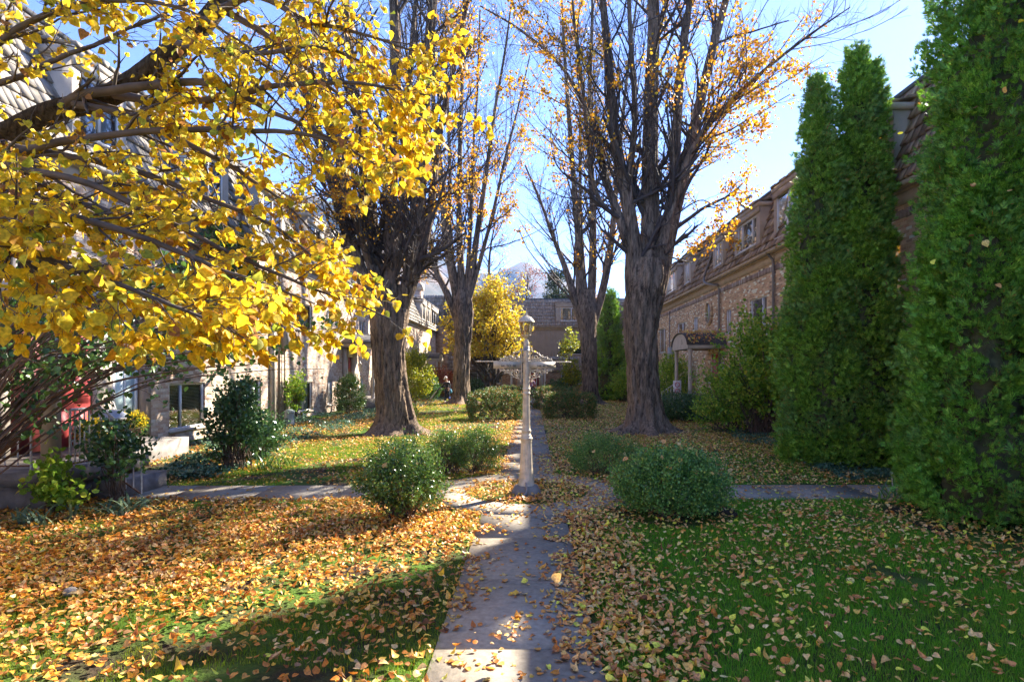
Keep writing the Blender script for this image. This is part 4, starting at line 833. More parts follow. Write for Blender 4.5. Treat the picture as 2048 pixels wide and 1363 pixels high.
# --- building that closes the court
SE = Side((0, 58, 0), (1, 0, 0), (0, -1, 0))
be = thing('apartment_building', 'taupe sided building with tan shake bands closing the far end of the court', 'building', (0, 58, 0))
we = [(2.9, 5.0, .9, 2.0, (.35,), 'curtain_g'), (-6.0, -4.3, .9, 2.0, (.5,), 'curtain_g'), (-3.5, -2.8, .9, 2.0, (), 'none')]
ws2 = [(2.7, 4.9, 3.75, 5.1, (.5,), 'none'), (-6.3, -4.6, 3.75, 5.1, (.5,), 'none')]
mb = MB(); SE.wall(mb, -9, 12, -.3, 2.2, [h[:4] for h in we]); mb.build('brick_wall', MT['brick_f'], be)
mb = MB(); SE.wall(mb, -9, 12, 3.5, 6.35, [h[:4] for h in ws2], d=.02)
for x_ in np.arange(-8.9, 12, .31):
    if not any(h[0] - .02 < x_ < h[1] + .02 for h in ws2): SE.box(mb, x_, x_ + .035, .022, .045, 3.52, 6.0)
mb.build('siding_wall', MT['siding'], be)
mb = MB(); SE.shakes(mb, -9, 12, .28, 2.15, .02, 3.52, 4, seed=31); mb.build('shake_skirt', MT['shake_f'], be)
mb = MB(); SE.box(mb, -9, 12, -.02, .27, 2.0, 2.14); mb.build('skirt_soffit', MT['soffit'], be)
for h in we: SE.window(be, *h[:4], split=h[4], cover=h[5])
for h in ws2: SE.window(be, *h[:4], d=.02, split=h[4], cover=h[5], sill=False)
mansard(SE, be, -9, 12, 6.45, 9.1, .3, .5, MT['shake_f'], MT['dorm'], seed=23, rows=8)
dormer(SE, be, 2.4, 5.0, 6.7, 8.5, 6.45, 9.1, .22, -.6, (2.8, 4.6, 6.95, 8.2), MT['dorm'], (.6,), 'curtain_g', seed=4)
dormer(SE, be, -5.5, -3.2, 6.7, 8.5, 6.45, 9.1, .22, -.6, (-5.2, -3.5, 6.95, 8.2), MT['dorm'], (.6,), 'curtain_g', seed=5)
side_canopy(SE, be, -2.0, 1.45, 1.9, 3.0); posts(SE, be, [(-1.85, 1.7, 3.0), (1.3, 1.7, 3.0)], MT['white'], .1, .4)
mb = MB(); SE.box(mb, -2.2, 1.7, .003, 2.1, -.1, .4); mb.build('stoop', MT['concd'], be)
mb = MB(); SE.box(mb, -.15, .75, .004, .06, .41, 2.5); mb.build('door', MT['red'], be)
mb = MB(); SE.box(mb, -.62, -.18, .004, .05, .41, 2.5); SE.box(mb, .78, 1.15, .004, .05, .41, 2.5); SE.box(mb, -1.3, -.65, .004, .05, .41, 2.4); mb.build('sidelight', MT['white'], be)
mb = MB(); mb.tubes(np.array([(.5, 55.4, .0), (.5, 55.4, 1.5)]), np.full(2, .035), 6); mb.tubes(np.array([(-1.0, 55.4, .0), (-1.0, 55.4, 1.4)]), np.full(2, .03), 6); mb.tubes(np.array([(.5, 55.4, 1.5), (.5, 56.2, 1.6)]), np.full(2, .02), 6); mb.tubes(np.array([(-1, 55.4, 1.4), (-1, 56.2, 1.5)]), np.full(2, .02), 6)
mb.build('stair_rail', MT['white'], be)
# left wing of the closing building: gabled mansard end and a dark brick pier
mb = MB(); mb.box(-9.0, -7.9, 56.6, 57.95, -.2, 6.3); mb.build('brick_pier', MT['brick_f'], be)
SG = Side((-9.3, 0, 0), (1, 0, 0), (0, -1, 0))
mb = MB(); q = [(-11, 57.3, 6.35), (-7.4, 57.3, 6.35), (-7.4, 64, 6.35), (-11, 64, 6.35), (-11, 57.6, 9.4), (-8.3, 57.6, 9.4), (-8.3, 64, 9.4), (-11, 64, 9.4)]; mb.hexa(q); mb.build('wing_roof', MT['roof_flat'], be)
S9 = Side((-7.4, 0, 0), (0, 1, 0), (1, 0, 0)); mb = MB(); S9.shakes(mb, 57.2, 64, .03, 6.35, -.87, 9.4, 9, seed=8)
S8 = Side((0, 57.28, 0), (1, 0, 0), (0, -1, 0)); S8.shakes(mb, -10.6, -8.35, .02, 6.35, -.28, 9.4, 9, seed=18); mb.build('wing_shakes', MT['shake_l'], be)
# ---------------------------------------------------------------- lamp post with street arms
LX, LY = -.08, 10.2
lp = thing('lamp_post', 'cream fluted lamp post with lantern and scrolled street arms in the round bed', 'lamp post', (LX, LY, 0))
mb = MB(); v = []
for r0, z in ((.27, -.05), (.26, .03), (.185, .165), (.0, .166)):
    for k in range(8): a = math.pi / 8 + k * math.pi / 4; rr = r0 / math.cos(math.pi / 8) if r0 else 0; v.append((LX + rr * math.cos(a), LY + rr * math.sin(a), z))
mb.add(v, [[j * 8 + k, j * 8 + (k + 1) % 8, (j + 1) * 8 + (k + 1) % 8, (j + 1) * 8 + k] for j in range(3) for k in range(8)]); mb.build('footing', MT['concd'], lp)
mb = MB(); mb.lathe([(.132, .16), (.132, .275), (.125, .285)], (LX, LY, 0), 8); mb.build('base_block', MT['lamp'], lp)
def flute(lo, hi, n=16, a=.055):
    def f(th, z):
        m = ((z > lo) & (z < hi)).astype(float)[:, None]; return 1 - m * a * np.clip(np.cos(n * th)[None] * .5 + .5, 0, 1) ** 1.0
    return f
Zp = lambda y: CH - (y - CY) * LY / FPX
col = [(.125, .275), (.128, .30), (.122, .33), (.118, .37), (.112, .42), (.110, .44), (.110, .445)] + [(.110 - .018 * k / 10, .46 + .44 * k / 10) for k in range(11)] + [(.094, .91), (.093, .925), (.098, .94), (.105, .95), (.106, .965), (.098, .98), (.088, .985), (.090, 1.0), (.082, 1.02), (.072, 1.03), (.070, 1.06), (.080, 1.075), (.084, 1.09), (.078, 1.105), (.070, 1.115), (.069, 1.13)] \
    + [(.068 - .008 * k / 10, 1.14 + .54 * k / 10) for k in range(11)] + [(.060, 1.70), (.068, 1.71), (.071, 1.725), (.064, 1.74), (.058, 1.75), (.060, 1.77), (.068, 1.785), (.070, 1.80), (.062, 1.815), (.056, 1.83)] + [(.056 - .004 * k / 6, 1.84 + .6 * k / 6) for k in range(7)] + [(.052, 2.45), (.050, 2.455)]
mb = MB(); mb.lathe(col, (LX, LY, 0), 96, lambda th, z: flute(.45, .905, 16, .075)(th, z) * flute(1.135, 1.685, 12, .08)(th, z)); mb.build('shaft', MT['lamp'], lp, True)
mb = MB(); 
for k in range(16):
    z = 1.85 + k * .036; th = np.linspace(0, 6.2832, 17); mb.tubes(np.array([(LX + .0555 * math.cos(t), LY + .0555 * math.sin(t), z + .012 * math.sin(t)) for t in th]), np.full(17, .0045), 4)
mb.build('shaft_rings', MT['lamp'], lp, True)
mb = MB(); mb.lathe([(.055, 2.455), (.055, 2.505), (.053, 2.51)], (LX, LY, 0), 24); mb.build('band', MT['pipeg'], lp, True)
mb = MB(); mb.lathe([(.050, 2.508), (.052, 2.54), (.044, 2.60), (.022, 2.635), (.018, 2.65), (.035, 2.665), (.05, 2.675), (.07, 2.695), (.072, 2.705)], (LX, LY, 0), 24); mb.build('neck', MT['lamp'], lp, True)
# lantern
def hexring(r, z): return [np.array((LX + r * math.cos(k * math.pi / 3 + .15), LY + r * math.sin(k * math.pi / 3 + .15), z)) for k in range(6)]
lo, hi = hexring(.078, 2.71), hexring(.122, 2.935); mb = MB()
for k in range(6):
    mb.bar(lo[k], hi[k], .014); mb.bar(lo[k], lo[(k + 1) % 6], .014); mb.bar(hi[k], hi[(k + 1) % 6], .016)
lf = mb.build('lantern_frame', MT['lamp'], lp)
for k in range(6):
    g = MB(); c_ = (lo[k] + hi[(k + 1) % 6]) / 2; f = .96; g.add([lo[k] * f + c_ * (1 - f), lo[(k + 1) % 6] * f + c_ * (1 - f), hi[(k + 1) % 6] * f + c_ * (1 - f), hi[k] * f + c_ * (1 - f)], [[0, 1, 2, 3]]); g.build('pane', MT['clear'], lf)
mb = MB(); rings = [hexring(.145, 2.935), hexring(.140, 2.955), hexring(.118, 2.985), hexring(.085, 3.02), hexring(.03, 3.045), hexring(.012, 3.06)]
mb.add(np.array(rings).reshape(-1, 3), [[j * 6 + k, j * 6 + (k + 1) % 6, (j + 1) * 6 + (k + 1) % 6, (j + 1) * 6 + k] for j in range(5) for k in range(6)]); mb.ngon(rings[0]); mb.build('lantern_roof', MT['lamp'], lp)
mb = MB(); mb.lathe([(.012, 3.058), (.018, 3.075), (.01, 3.09), (.012, 3.10), (.004, 3.14), (.001, 3.17)], (LX, LY, 0), 12); mb.build('finial', MT['lamp'], lp, True)
mb = MB(); mb.lathe([(.018, 2.71), (.018, 2.76), (.028, 2.78), (.036, 2.83), (.024, 2.88), (.006, 2.905)], (LX, LY, 0), 14); mb.build('bulb', mat('bulb_painted_reflection', (.75, .42, .18), .2), lp, True)  # amber colour paints the orange reflection in the lantern onto the bulb
# arms: one cross-piece turned a little to the path
AZ = R_(22); dx, dy = math.cos(AZ), math.sin(AZ)
def A(s, z, off=0.0): return np.array((LX + dx * s - dy * off, LY + dy * s + dx * off, z))
mb = MB(); mb.tubes(np.array([A(-.80, 2.262), A(.74, 2.262)]), np.full(2, .008), 8)
for s_, sg_ in ((-.80, -1), (.74, 1)):
    a = A(s_, 2.262); mb.lathe([(.011, 0), (.018, .015), (.010, .03), (.016, .05), (.006, .08), (.001, .12)], a, 10, axis=(dx * sg_, dy * sg_, 0))
mb.build('arm_rod', MT['lamp'], lp, True)
for s0, s1, tx in ((-.585, -.10, '64  TO  86'), (.06, .545, '144  A  107')):
    mb = MB(); mb.hexa([A(s0, 2.145, -.008), A(s1, 2.145, -.008), A(s1, 2.145, .008), A(s0, 2.145, .008), A(s0, 2.258, -.008), A(s1, 2.258, -.008), A(s1, 2.258, .008), A(s0, 2.258, .008)])
    bd = mb.build('name_board', MT['lamp'], lp)
    text(bd, tx, A((s0 + s1) / 2 + .02, 2.19, -.010), .058, MT['black'], (R_(90), 0, AZ))
mb = MB()
for s_ in (-.085, .075): mb.tubes(np.array([A(s_, 1.98), A(s_, 2.47)]), np.full(2, .009), 6)
for z in (2.0, 2.46): mb.tubes(np.array([A(-.085, z), A(.075, z)]), np.full(2, .008), 6)
mb.build('bracket', MT['lamp'], lp)
mb = MB()
def spiral(s, z, r, a0, turns, sg_, th_=.0075):
    th = np.linspace(0, turns * 6.2832, int(18 * turns) + 6); rr = r * (1 - .78 * th / th[-1])
    mb.tubes(np.array([A(s + sg_ * q * math.cos(a0 + t), z + q * math.sin(a0 + t)) for q, t in zip(rr, th)]), np.linspace(th_ * 1.2, th_ * .8, len(th)), 5)
    a = A(s + sg_ * rr[-1] * math.cos(a0 + th[-1]), z + rr[-1] * math.sin(a0 + th[-1])); mb.lathe([(.0, -.012), (.012, 0), (0, .012)], a, 6)
for sg_ in (-1, 1):
    for ud in (1, -1):
        zb = 2.275 if ud > 0 else 2.135
        for s_, r, a0 in ((.17, .062, 2.4), (.27, .042, .6), (.345, .034, 2.6), (.41, .024, .4), (.125, .03, 4.0), (.455, .016, 2), (.21, .028, 5.0)):
            spiral(sg_ * s_, zb + ud * r * .9, r, a0 * ud, 1.45, sg_)
        c = np.array([A(sg_ * s_, zb + ud * h_) for s_, h_ in ((.09, .20), (.13, .15), (.19, .145), (.24, .11), (.30, .07), (.36, .065), (.42, .03), (.49, .0))])
        mb.tubes(curve(c, 30), np.full(30, .007), 5)
        for s_, h_ in ((.14, .165), (.235, .135), (.30, .09), (.385, .07), (.46, .035), (.10, .21)):
            a = A(sg_ * s_, zb + ud * h_); mb.lathe([(0, -.016), (.014, 0), (0, .016)], a, 6)
mb.build('scrollwork', MT['lamp'], lp, True)
mb = MB(); mb.tubes(curve([(LX - .01, LY - .13, .22), (LX + .0, LY - .2, .2), (LX + .01, LY - .26, .1), (LX - .08, LY - .36, .04), (LX - .3, LY - .42, .035)], 18), np.full(18, .02), 8)
mb.build('conduit', MT['pipeg'], lp, True)

# ---------------------------------------------------------------- the four great lindens and other bare trees
T1 = 'big lindens lining the path'
big_linden('linden_tree', 'massive dark-barked linden on the left lawn, nearest left trunk with flared roots', (-4.62, 20.5), 20.5,
    [(791, 866, 84), (790, 830, 78), (785, 780, 72), (779, 720, 70), (777, 670, 76), (778, 620, 84), (780, 570, 66)],
    [[(770, 690, 40), (755, 630, 44), (722, 545, 38), (692, 450, 34), (655, 330, 27), (610, 180, 20), (575, 0, 14), (560, -180, 8)],
     [(775, 700, 44), (765, 630, 48), (748, 520, 46), (738, 430, 44), (728, 300, 38), (705, 150, 28), (690, -20, 20), (680, -200, 12)],
     [(778, 700, 50), (778, 620, 52), (785, 520, 48), (780, 420, 46), (785, 270, 40), (792, 110, 32), (785, -60, 24), (780, -220, 14)],
     [(782, 700, 44), (800, 630, 48), (822, 545, 44), (834, 440, 42), (842, 300, 36), (852, 150, 28), (868, -30, 20), (880, -220, 10)],
     [(784, 680, 30), (812, 600, 34), (846, 500, 28), (864, 390, 22), (882, 250, 17), (915, 100, 12), (948, -60, 9), (970, -200, 5)],
     [(770, 620, 30), (735, 510, 26), (700, 400, 20), (660, 240, 15), (640, 80, 11), (630, -80, 7)],
     [(780, 600, 34), (800, 470, 30), (812, 330, 24), (818, 180, 18), (830, 20, 13), (850, -140, 8)]],
    11, 24, 10, 6, 4600, blen=3.3, group=T1, lsize=.075,
    hang=[[(735, 300, -.5, .04), (660, 330, -2, .03), (590, 370, -3, .02), (520, 420, -4, .012)], [(760, 430, -.6, .035), (700, 400, -1.8, .028), (640, 390, -2.6, .02), (560, 420, -3.2, .01)], [(850, 420, -.5, .03), (900, 380, -1, .02), (940, 320, -1, .012), (990, 300, -1, .007)], [(720, 200, .5, .04), (640, 120, 1, .03), (560, 90, 1.5, .02), (480, 60, 2, .012)]])
big_linden('linden_tree', 'massive linden right of the path, its pale furrowed trunk with round knot scars', (3.92, 20.5), 20.5,
    [(1291, 866, 88), (1291, 830, 80), (1288, 780, 74), (1283, 700, 74), (1284, 620, 84), (1296, 560, 88), (1300, 520, 70)],
    [[(1278, 650, 50), (1268, 570, 54), (1266, 490, 44), (1252, 390, 32), (1228, 260, 26), (1216, 110, 20), (1200, -60, 15), (1190, -220, 9)],
     [(1290, 660, 60), (1296, 570, 62), (1300, 470, 56), (1300, 350, 48), (1302, 200, 40), (1308, 40, 32), (1300, -140, 22), (1300, -260, 12)],
     [(1300, 650, 50), (1318, 560, 54), (1342, 450, 44), (1368, 340, 36), (1392, 240, 30), (1422, 110, 24), (1465, -50, 17), (1500, -200, 9)],
     [(1300, 600, 36), (1325, 490, 36), (1346, 390, 32), (1352, 280, 27), (1362, 140, 22), (1380, -10, 17), (1392, -170, 10)],
     [(1268, 540, 26), (1240, 440, 24), (1215, 370, 22), (1200, 300, 17), (1172, 220, 13), (1120, 130, 10), (1040, 60, 7), (960, 12, 4)],
     [(1330, 470, 26), (1372, 330, 20), (1410, 260, 16), (1455, 210, 13), (1530, 140, 9), (1620, 70, 6), (1700, 15, 3)],
     [(1275, 520, 28), (1258, 380, 22), (1270, 240, 17), (1262, 90, 13), (1255, -70, 9)],
     [(1240, 440, 16), (1200, 400, 13), (1180, 330, 11), (1168, 200, 9), (1150, 60, 7), (1140, -80, 5)]],
    12, 20, 9, 5, 6600, blen=3.2, group=T1, lsize=.09, leafbias=lambda p: .55 * smooth(4.2, 7.5, p[:, 0]) + .5 * smooth(3.0, 1.2, p[:, 0]),
    hang=[[(1360, 360, -.5, .03), (1410, 300, -1, .02), (1460, 290, -1.4, .012), (1530, 240, -1.5, .006)], [(1350, 430, -.4, .025), (1400, 400, -.8, .018), (1440, 410, -1, .012), (1480, 350, -1, .006)], [(1340, 540, -.4, .02), (1380, 500, -.7, .014), (1420, 480, -.9, .009), (1440, 465, -1, .005)], [(1240, 330, -.4, .03), (1180, 260, -1, .02), (1110, 200, -1.3, .012), (1020, 170, -1.4, .006)], [(1250, 250, -.4, .03), (1210, 120, -1, .02), (1130, 90, -1.3, .014), (1040, 110, -1.4, .006)], [(1380, 250, -.4, .03), (1440, 170, -1, .02), (1500, 150, -1.3, .014), (1580, 140, -1.4, .006)]])
big_linden('linden_tree', 'dark linden farther left beside the groundskeeper, many upright limbs', (-4.58, 39), 39,
    [(922, 812, 42), (922, 780, 38), (923, 720, 36), (926, 660, 38), (926, 620, 44), (926, 580, 30)],
    [[(915, 650, 18), (895, 590, 22), (868, 530, 18), (856, 450, 13), (835, 320, 9), (820, 180, 6), (810, 40, 4)],
     [(918, 650, 22), (910, 580, 24), (892, 480, 20), (884, 370, 15), (868, 220, 10), (862, 60, 7), (855, -90, 4)],
     [(924, 640, 24), (922, 550, 24), (918, 430, 18), (920, 300, 14), (925, 150, 10), (930, 0, 7), (930, -140, 4)],
     [(930, 640, 22), (942, 560, 22), (955, 460, 16), (972, 350, 12), (990, 220, 8), (1012, 90, 6), (1030, -60, 3)],
     [(932, 620, 16), (958, 530, 14), (985, 430, 10), (1010, 320, 8), (1035, 220, 5), (1060, 110, 3)],
     [(920, 600, 16), (900, 480, 13), (900, 340, 10), (895, 190, 7), (890, 40, 5)],
     [(930, 600, 14), (940, 470, 12), (945, 320, 9), (955, 170, 7), (960, 20, 4)]],
    13, 18, 9, 6, 3600, blen=4.2, group=T1, lsize=.14, small=True)
big_linden('linden_tree', 'dark linden farther right of the path with forked upright limbs', (3.75, 38), 38,
    [(1180, 812, 44), (1180, 780, 38), (1178, 720, 38), (1176, 670, 40), (1174, 620, 46), (1176, 580, 30)],
    [[(1165, 660, 20), (1150, 600, 24), (1132, 540, 18), (1105, 470, 10), (1080, 400, 7), (1050, 330, 4)],
     [(1168, 660, 24), (1160, 580, 26), (1156, 470, 20), (1146, 340, 15), (1135, 190, 11), (1125, 40, 7), (1120, -100, 4)],
     [(1178, 650, 24), (1184, 560, 24), (1186, 450, 18), (1182, 320, 14), (1180, 170, 10), (1185, 20, 7), (1180, -120, 4)],
     [(1186, 650, 22), (1205, 580, 22), (1222, 490, 17), (1232, 380, 13), (1245, 240, 9), (1260, 100, 6), (1280, -40, 4)],
     [(1172, 600, 16), (1162, 470, 12), (1160, 340, 9), (1160, 200, 7), (1155, 60, 5)]],
    14, 18, 9, 6, 3400, blen=4.2, group=T1, lsize=.14, small=True)

def simple_tree(name, label, x, y, h, r, seed, fork=.35, spread=.45, nleaf=3000, lm='lf_gold', ls=.11, cat='tree', group=None, n1=9, bl=None, trunks=1, bark='bark2', clumpf=.45, keep=.5, down=0, zmin=0):
    rg = np.random.default_rng(seed); t = thing(name, label, cat, (x, y, 0), group); mb = MB(); SP = []; SRr = []
    for k in range(trunks):
        ox = (k - (trunks - 1) / 2) * r * 3.4
        p = [(x + ox * .5, y, -.1, r * 1.3), (x + ox * .7, y, h * .1, r), (x + ox + rg.normal(0, .1), y + rg.normal(0, .1), h * fork, r * .8), (x + ox * 1.5 + rg.normal(0, .3), y + rg.normal(0, .3), h * .7, r * .4), (x + ox * 1.5 + rg.normal(0, .4), y, h, r * .1)]
        P, Rr = barktube(mb, p, 40, 16, seed + k, .08, .4); SP.append(P[::2][:20]); SRr.append(Rr[::2][:20])
    mb.build('trunk', MT[bark], t, True); SP = np.array(SP); SRr = np.array(SRr)
    bl = bl or h * spread; tw = MB()
    B1, R1 = spawn(SP, SRr, n1 * 3, fork * .75, .97, .75, bl, 9, rg, up=.07, wig=.1, rs=.45, rmin=.015, lenfall=.6); tw.tubes(B1, R1, 5)
    B2, R2 = spawn(B1, R1, 8, .15, 1, .7, bl * .4, 6, rg, up=.02, wig=.16, rs=.5, rmin=.008); tw.tubes(B2, R2, 4)
    B3, R3 = spawn(B2, R2, 5, .1, 1, .7, bl * .17, 4, rg, wig=.2, rs=.6, rmin=.005); tw.tubes(B3, R3, 3); tw.build('branches', MT['twig'], t)
    if nleaf:
        pool = np.concatenate([B3[:, 1:].reshape(-1, 3), B2[:, 2:].reshape(-1, 3)]); v = Noise(seed, clumpf)(pool) + rg.normal(0, .5, len(pool)) - down * (pool[:, 2] / h)
        pool = pool[v > np.quantile(v, 1 - keep)]; pool = pool[pool[:, 2] > zmin]; sel = pool[rg.integers(0, len(pool), nleaf)] + rg.normal(0, .14, (nleaf, 3))
        fo = MB(); leaves(fo, sel, norm(rg.normal(size=(nleaf, 3)) + [0, 0, -.8]), norm(rg.normal(size=(nleaf, 3))), rg.uniform(.7, 1.3, nleaf) * ls, L_LOW, rng=rg, aspect=1.2); fo.build('foliage', MT[lm], t)
    return t
simple_tree('ornamental_pear', 'bright yellow leafy tree with two leaning trunks behind the hedges', -3.4, 50, 8.0, .24, 21, .36, .42, 15000, 'lf_gold', .19, n1=11, trunks=2, keep=.95, bl=5.0, down=.3, zmin=3.4)
simple_tree('bare_tree', 'tall mostly bare tree rising behind the yellow tree', -4.2, 66, 20, .32, 22, .3, .26, 900, 'lf_orange', .16, n1=12)
simple_tree('bare_tree', 'reddish bare tree crown above the roof of the closing building', -.5, 68, 13.5, .25, 23, .35, .36, 1300, 'lf_red', .15, n1=12, bark='bark2')
simple_tree('bare_tree', 'thin bare tree over the roof ridge right of the pine', 8, 74, 14, .22, 24, .3, .32, 500, 'lf_orange', .15, n1=9)
simple_tree('maple_sapling', 'young tree with green inner and yellow outer leaves before the far windows', 3.4, 52, 5.2, .06, 25, .2, .34, 2600, 'lf_lime', .15, n1=7, keep=.95, bl=1.6)
# pine behind the roof
def pine(name, label, x, y, h, r, seed):
    rg = np.random.default_rng(seed); t = thing(name, label, 'tree', (x, y, 0)); mb = MB(); mb.tubes(np.array([(x, y, -.1), (x, y, h * .5), (x, y, h)]), np.array([.35, .2, .04]), 10); mb.build('trunk', MT['bark2'], t)
    fo = MB(); br_ = MB(); n = 130; zz = h * rg.uniform(.3, .98, n); a = rg.uniform(0, 6.28, n); L = r * (1.08 - zz / h) * rg.uniform(.7, 1.3, n) + .4
    D = np.stack([np.cos(a), np.sin(a), rg.uniform(-.05, .35, n)], -1); P0 = np.stack([np.full(n, x), np.full(n, y), zz], -1)
    s_ = np.linspace(0, 1, 6)[None, :, None]; P = P0[:, None] + D[:, None] * L[:, None, None] * s_; br_.tubes(P, np.full((n, 6), .03), 4); br_.build('branches', MT['bark2'], t)
    m_ = 60; i = np.repeat(np.arange(n), m_); s2 = rg.uniform(.3, 1.05, n * m_)[:, None]; pos = P0[i] + D[i] * L[i][:, None] * s2 + rg.normal(0, .25, (n * m_, 3))
    leaves(fo, pos, norm(D[i] + rg.normal(0, .8, pos.shape) + [0, 0, .4]), norm(rg.normal(size=pos.shape)), rg.uniform(.2, .4, len(pos)), L_LOW, rng=rg, aspect=.5); fo.build('foliage', MT['lf_conifer'], t)
pine('pine_tree', 'dark green pine crown standing behind the far roof', 3.3, 72, 14.2, 4.2, 31)

# ---------------------------------------------------------------- arborvitae
spray_tree('arborvitae', 'huge bright green arborvitae filling the right edge of the view', [(7.2, 9.05, 1.42, 9.6), (7.9, 8.6, .9, 10.2), (6.45, 8.5, .9, 4.6), (7.6, 7.9, .9, 6.0), (8.0, 9.9, .85, 9.4)], 51, 2.0, m=MT['lf_thuja_y'], taper=.3)
spray_tree('arborvitae', 'tall dark arborvitae with two separate peaks right of the leafy shrub', [(7.5, 13.85, 1.0, 9.35), (6.55, 13.7, .84, 8.6), (7.95, 14.0, .7, 9.15), (6.65, 13.4, .9, 4.8), (7.35, 13.3, .98, 5.4), (6.95, 13.75, .9, 7.2)], 52, 1.75, taper=.62)
spray_tree('arborvitae', 'slim conical arborvitae near the far end between the two right lindens', [(5.6, 43, 1.25, 7.6)], 53, .5, size=2.0, taper=.62)

# ---------------------------------------------------------------- near yellow linden reaching in from the left
def near_tree():
    rg = np.random.default_rng(77); t = thing('linden_tree', 'near linden with bright yellow leaves hanging over the upper left of the view', 'tree', (-6.9, 6.3, 0))
    mb = MB(); barktube(mb, [(-6.95, 6.3, -.1, .36), (-6.9, 6.3, .5, .28), (-6.8, 6.3, 2, .25), (-6.6, 6.3, 3.6, .24), (-6.4, 6.3, 5.2, .17), (-6.3, 6.4, 8.0, .1)], 60, 60, 5, .1, .8); mb.build('trunk', MT['bark'], t, True)
    lb = MB()
    thick = [[(-135, 330, 6.3, .13), (-30, 290, 6.25, .115), (100, 225, 6.2, .10), (210, 195, 6.25, .10), (310, 130, 6.3, .10), (430, 20, 6.5, .09), (520, -150, 6.8, .08)]]
    for q in thick:
        P, Rr = barktube(lb, [tuple(W(a, b, c)) + (d,) for a, b, c, d in q], 50, 32, 9, .12)
    lb.build('limb', MT['bark2'], t, True)
    B = [[(110, 222, 6.2, .055), (180, 185, 6.0, .045), (290, 166, 5.7, .04), (430, 160, 5.4, .032), (560, 220, 5.1, .02), (720, 300, 4.9, .008)],
         [(230, 190, 6.1, .05), (320, 205, 5.9, .04), (440, 200, 5.6, .032), (560, 175, 5.3, .024), (700, 170, 5.1, .016), (870, 195, 5.0, .006)],
         [(-130, 360, 6.0, .05), (60, 300, 5.6, .04), (250, 268, 5.3, .03), (430, 262, 5.1, .025), (640, 270, 4.9, .016), (760, 330, 4.8, .007)],
         [(-150, 330, 6.0, .05), (0, 330, 5.3, .035), (180, 370, 5.0, .028), (330, 440, 4.9, .022), (520, 530, 4.8, .015), (780, 634, 4.7, .005)],
         [(-150, 420, 5.8, .05), (20, 410, 5.0, .035), (180, 440, 4.6, .028), (340, 500, 4.4, .02), (470, 545, 4.3, .012), (640, 610, 4.3, .005)],
         [(-180, 440, 5.2, .04), (-60, 455, 4.0, .03), (90, 520, 3.6, .02), (250, 580, 3.5, .014), (380, 625, 3.5, .010), (480, 672, 3.5, .004)],
         [(-150, 280, 6.2, .045), (60, 300, 5.7, .035), (260, 340, 5.4, .028), (430, 400, 5.3, .02), (560, 450, 5.2, .013), (690, 560, 5.2, .005)],
         [(400, 50, 6.4, .05), (500, -10, 6.0, .035), (600, 30, 5.6, .025), (700, 60, 5.4, .016), (790, 90, 5.3, .010), (870, 110, 5.3, .005)],
         [(-200, 250, 5.8, .04), (-20, 100, 5.2, .03), (120, 20, 4.9, .022), (280, 10, 4.7, .016), (430, 60, 4.6, .011), (560, 150, 4.6, .005)],
         [(-180, 400, 5.2, .04), (-20, 440, 4.6, .03), (100, 500, 4.3, .02), (220, 540, 4.2, .014), (330, 600, 4.2, .009), (440, 620, 4.2, .004)],
         [(350, 90, 6.3, .045), (420, 110, 6.0, .03), (520, 110, 5.7, .022), (620, 90, 5.5, .016), (740, 130, 5.4, .01), (830, 200, 5.4, .004)],
         [(-200, 380, 4.6, .03), (-80, 410, 3.9, .022), (10, 480, 3.6, .016), (60, 530, 3.6, .012), (130, 570, 3.6, .008), (200, 600, 3.6, .004)],
         [(150, 210, 6.1, .04), (260, 230, 5.8, .03), (380, 290, 5.6, .024), (480, 350, 5.5, .018), (580, 420, 5.4, .01), (660, 500, 5.4, .004)],
         [(-150, 200, 6.4, .04), (20, 160, 6.0, .03), (140, 110, 5.9, .022), (260, 60, 5.8, .016), (360, 20, 5.8, .011), (470, -40, 5.8, .005)],
         [(-160, 340, 5.9, .04), (40, 380, 5.2, .03), (200, 420, 5.0, .024), (380, 490, 4.9, .018), (520, 600, 4.9, .01), (610, 660, 4.9, .004)],
         [(430, 10, 6.5, .045), (520, 60, 6.1, .03), (600, 130, 5.9, .022), (680, 200, 5.8, .015), (740, 260, 5.8, .009), (800, 290, 5.8, .004)]]
    c = np.array([curve([tuple(W(a, b, d)) + (r,) for a, b, d, r in q], 26) for q in B]); P, Rr = c[:, :, :3], np.maximum(c[:, :, 3], .004)
    P = P + np.cumsum(rg.normal(0, .006, P.shape), 1)
    tw = MB(); tw.tubes(P, Rr, 8)
    B2, R2 = spawn(P, Rr, 24, .08, 1, .6, .66, 8, rg, up=-.012, wig=.12, rs=.5, rmin=.0032, lenfall=.35)
    B2[..., 2] = B2[..., 2]
    B3, R3 = spawn(B2, R2, 5, .12, .98, .65, .27, 5, rg, up=-.02, wig=.16, rs=.6, rmin=.0018, lenfall=.3)
    def keep(Bk, Rk):
        q = Bk[:, :, :]; ok = (q[..., 1].min(1) > 2.6) & (q[..., 2].min(1) > 2.27 + .14 * Noise(19, 1.1)(q[:, 0])); return Bk[ok], Rk[ok]
    B2, R2 = keep(B2, R2); B3, R3 = keep(B3, R3)
    tw.tubes(B2, R2, 5); tw.tubes(B3, R3, 4); tw.build('branches', MT['twigl'], t, True)
    # alternate leaves along the twigs and at their ends
    def on(Bk, per):
        n, k, _ = Bk.shape; f = rg.uniform(.25, 1, (n, per)) * (k - 1); i = np.minimum(f.astype(int), k - 2); fr = (f - i)[..., None]; ar = np.arange(n)[:, None]
        return (Bk[ar, i] * (1 - fr) + Bk[ar, i + 1] * fr).reshape(-1, 3), norm(Bk[ar, i + 1] - Bk[ar, i]).reshape(-1, 3)
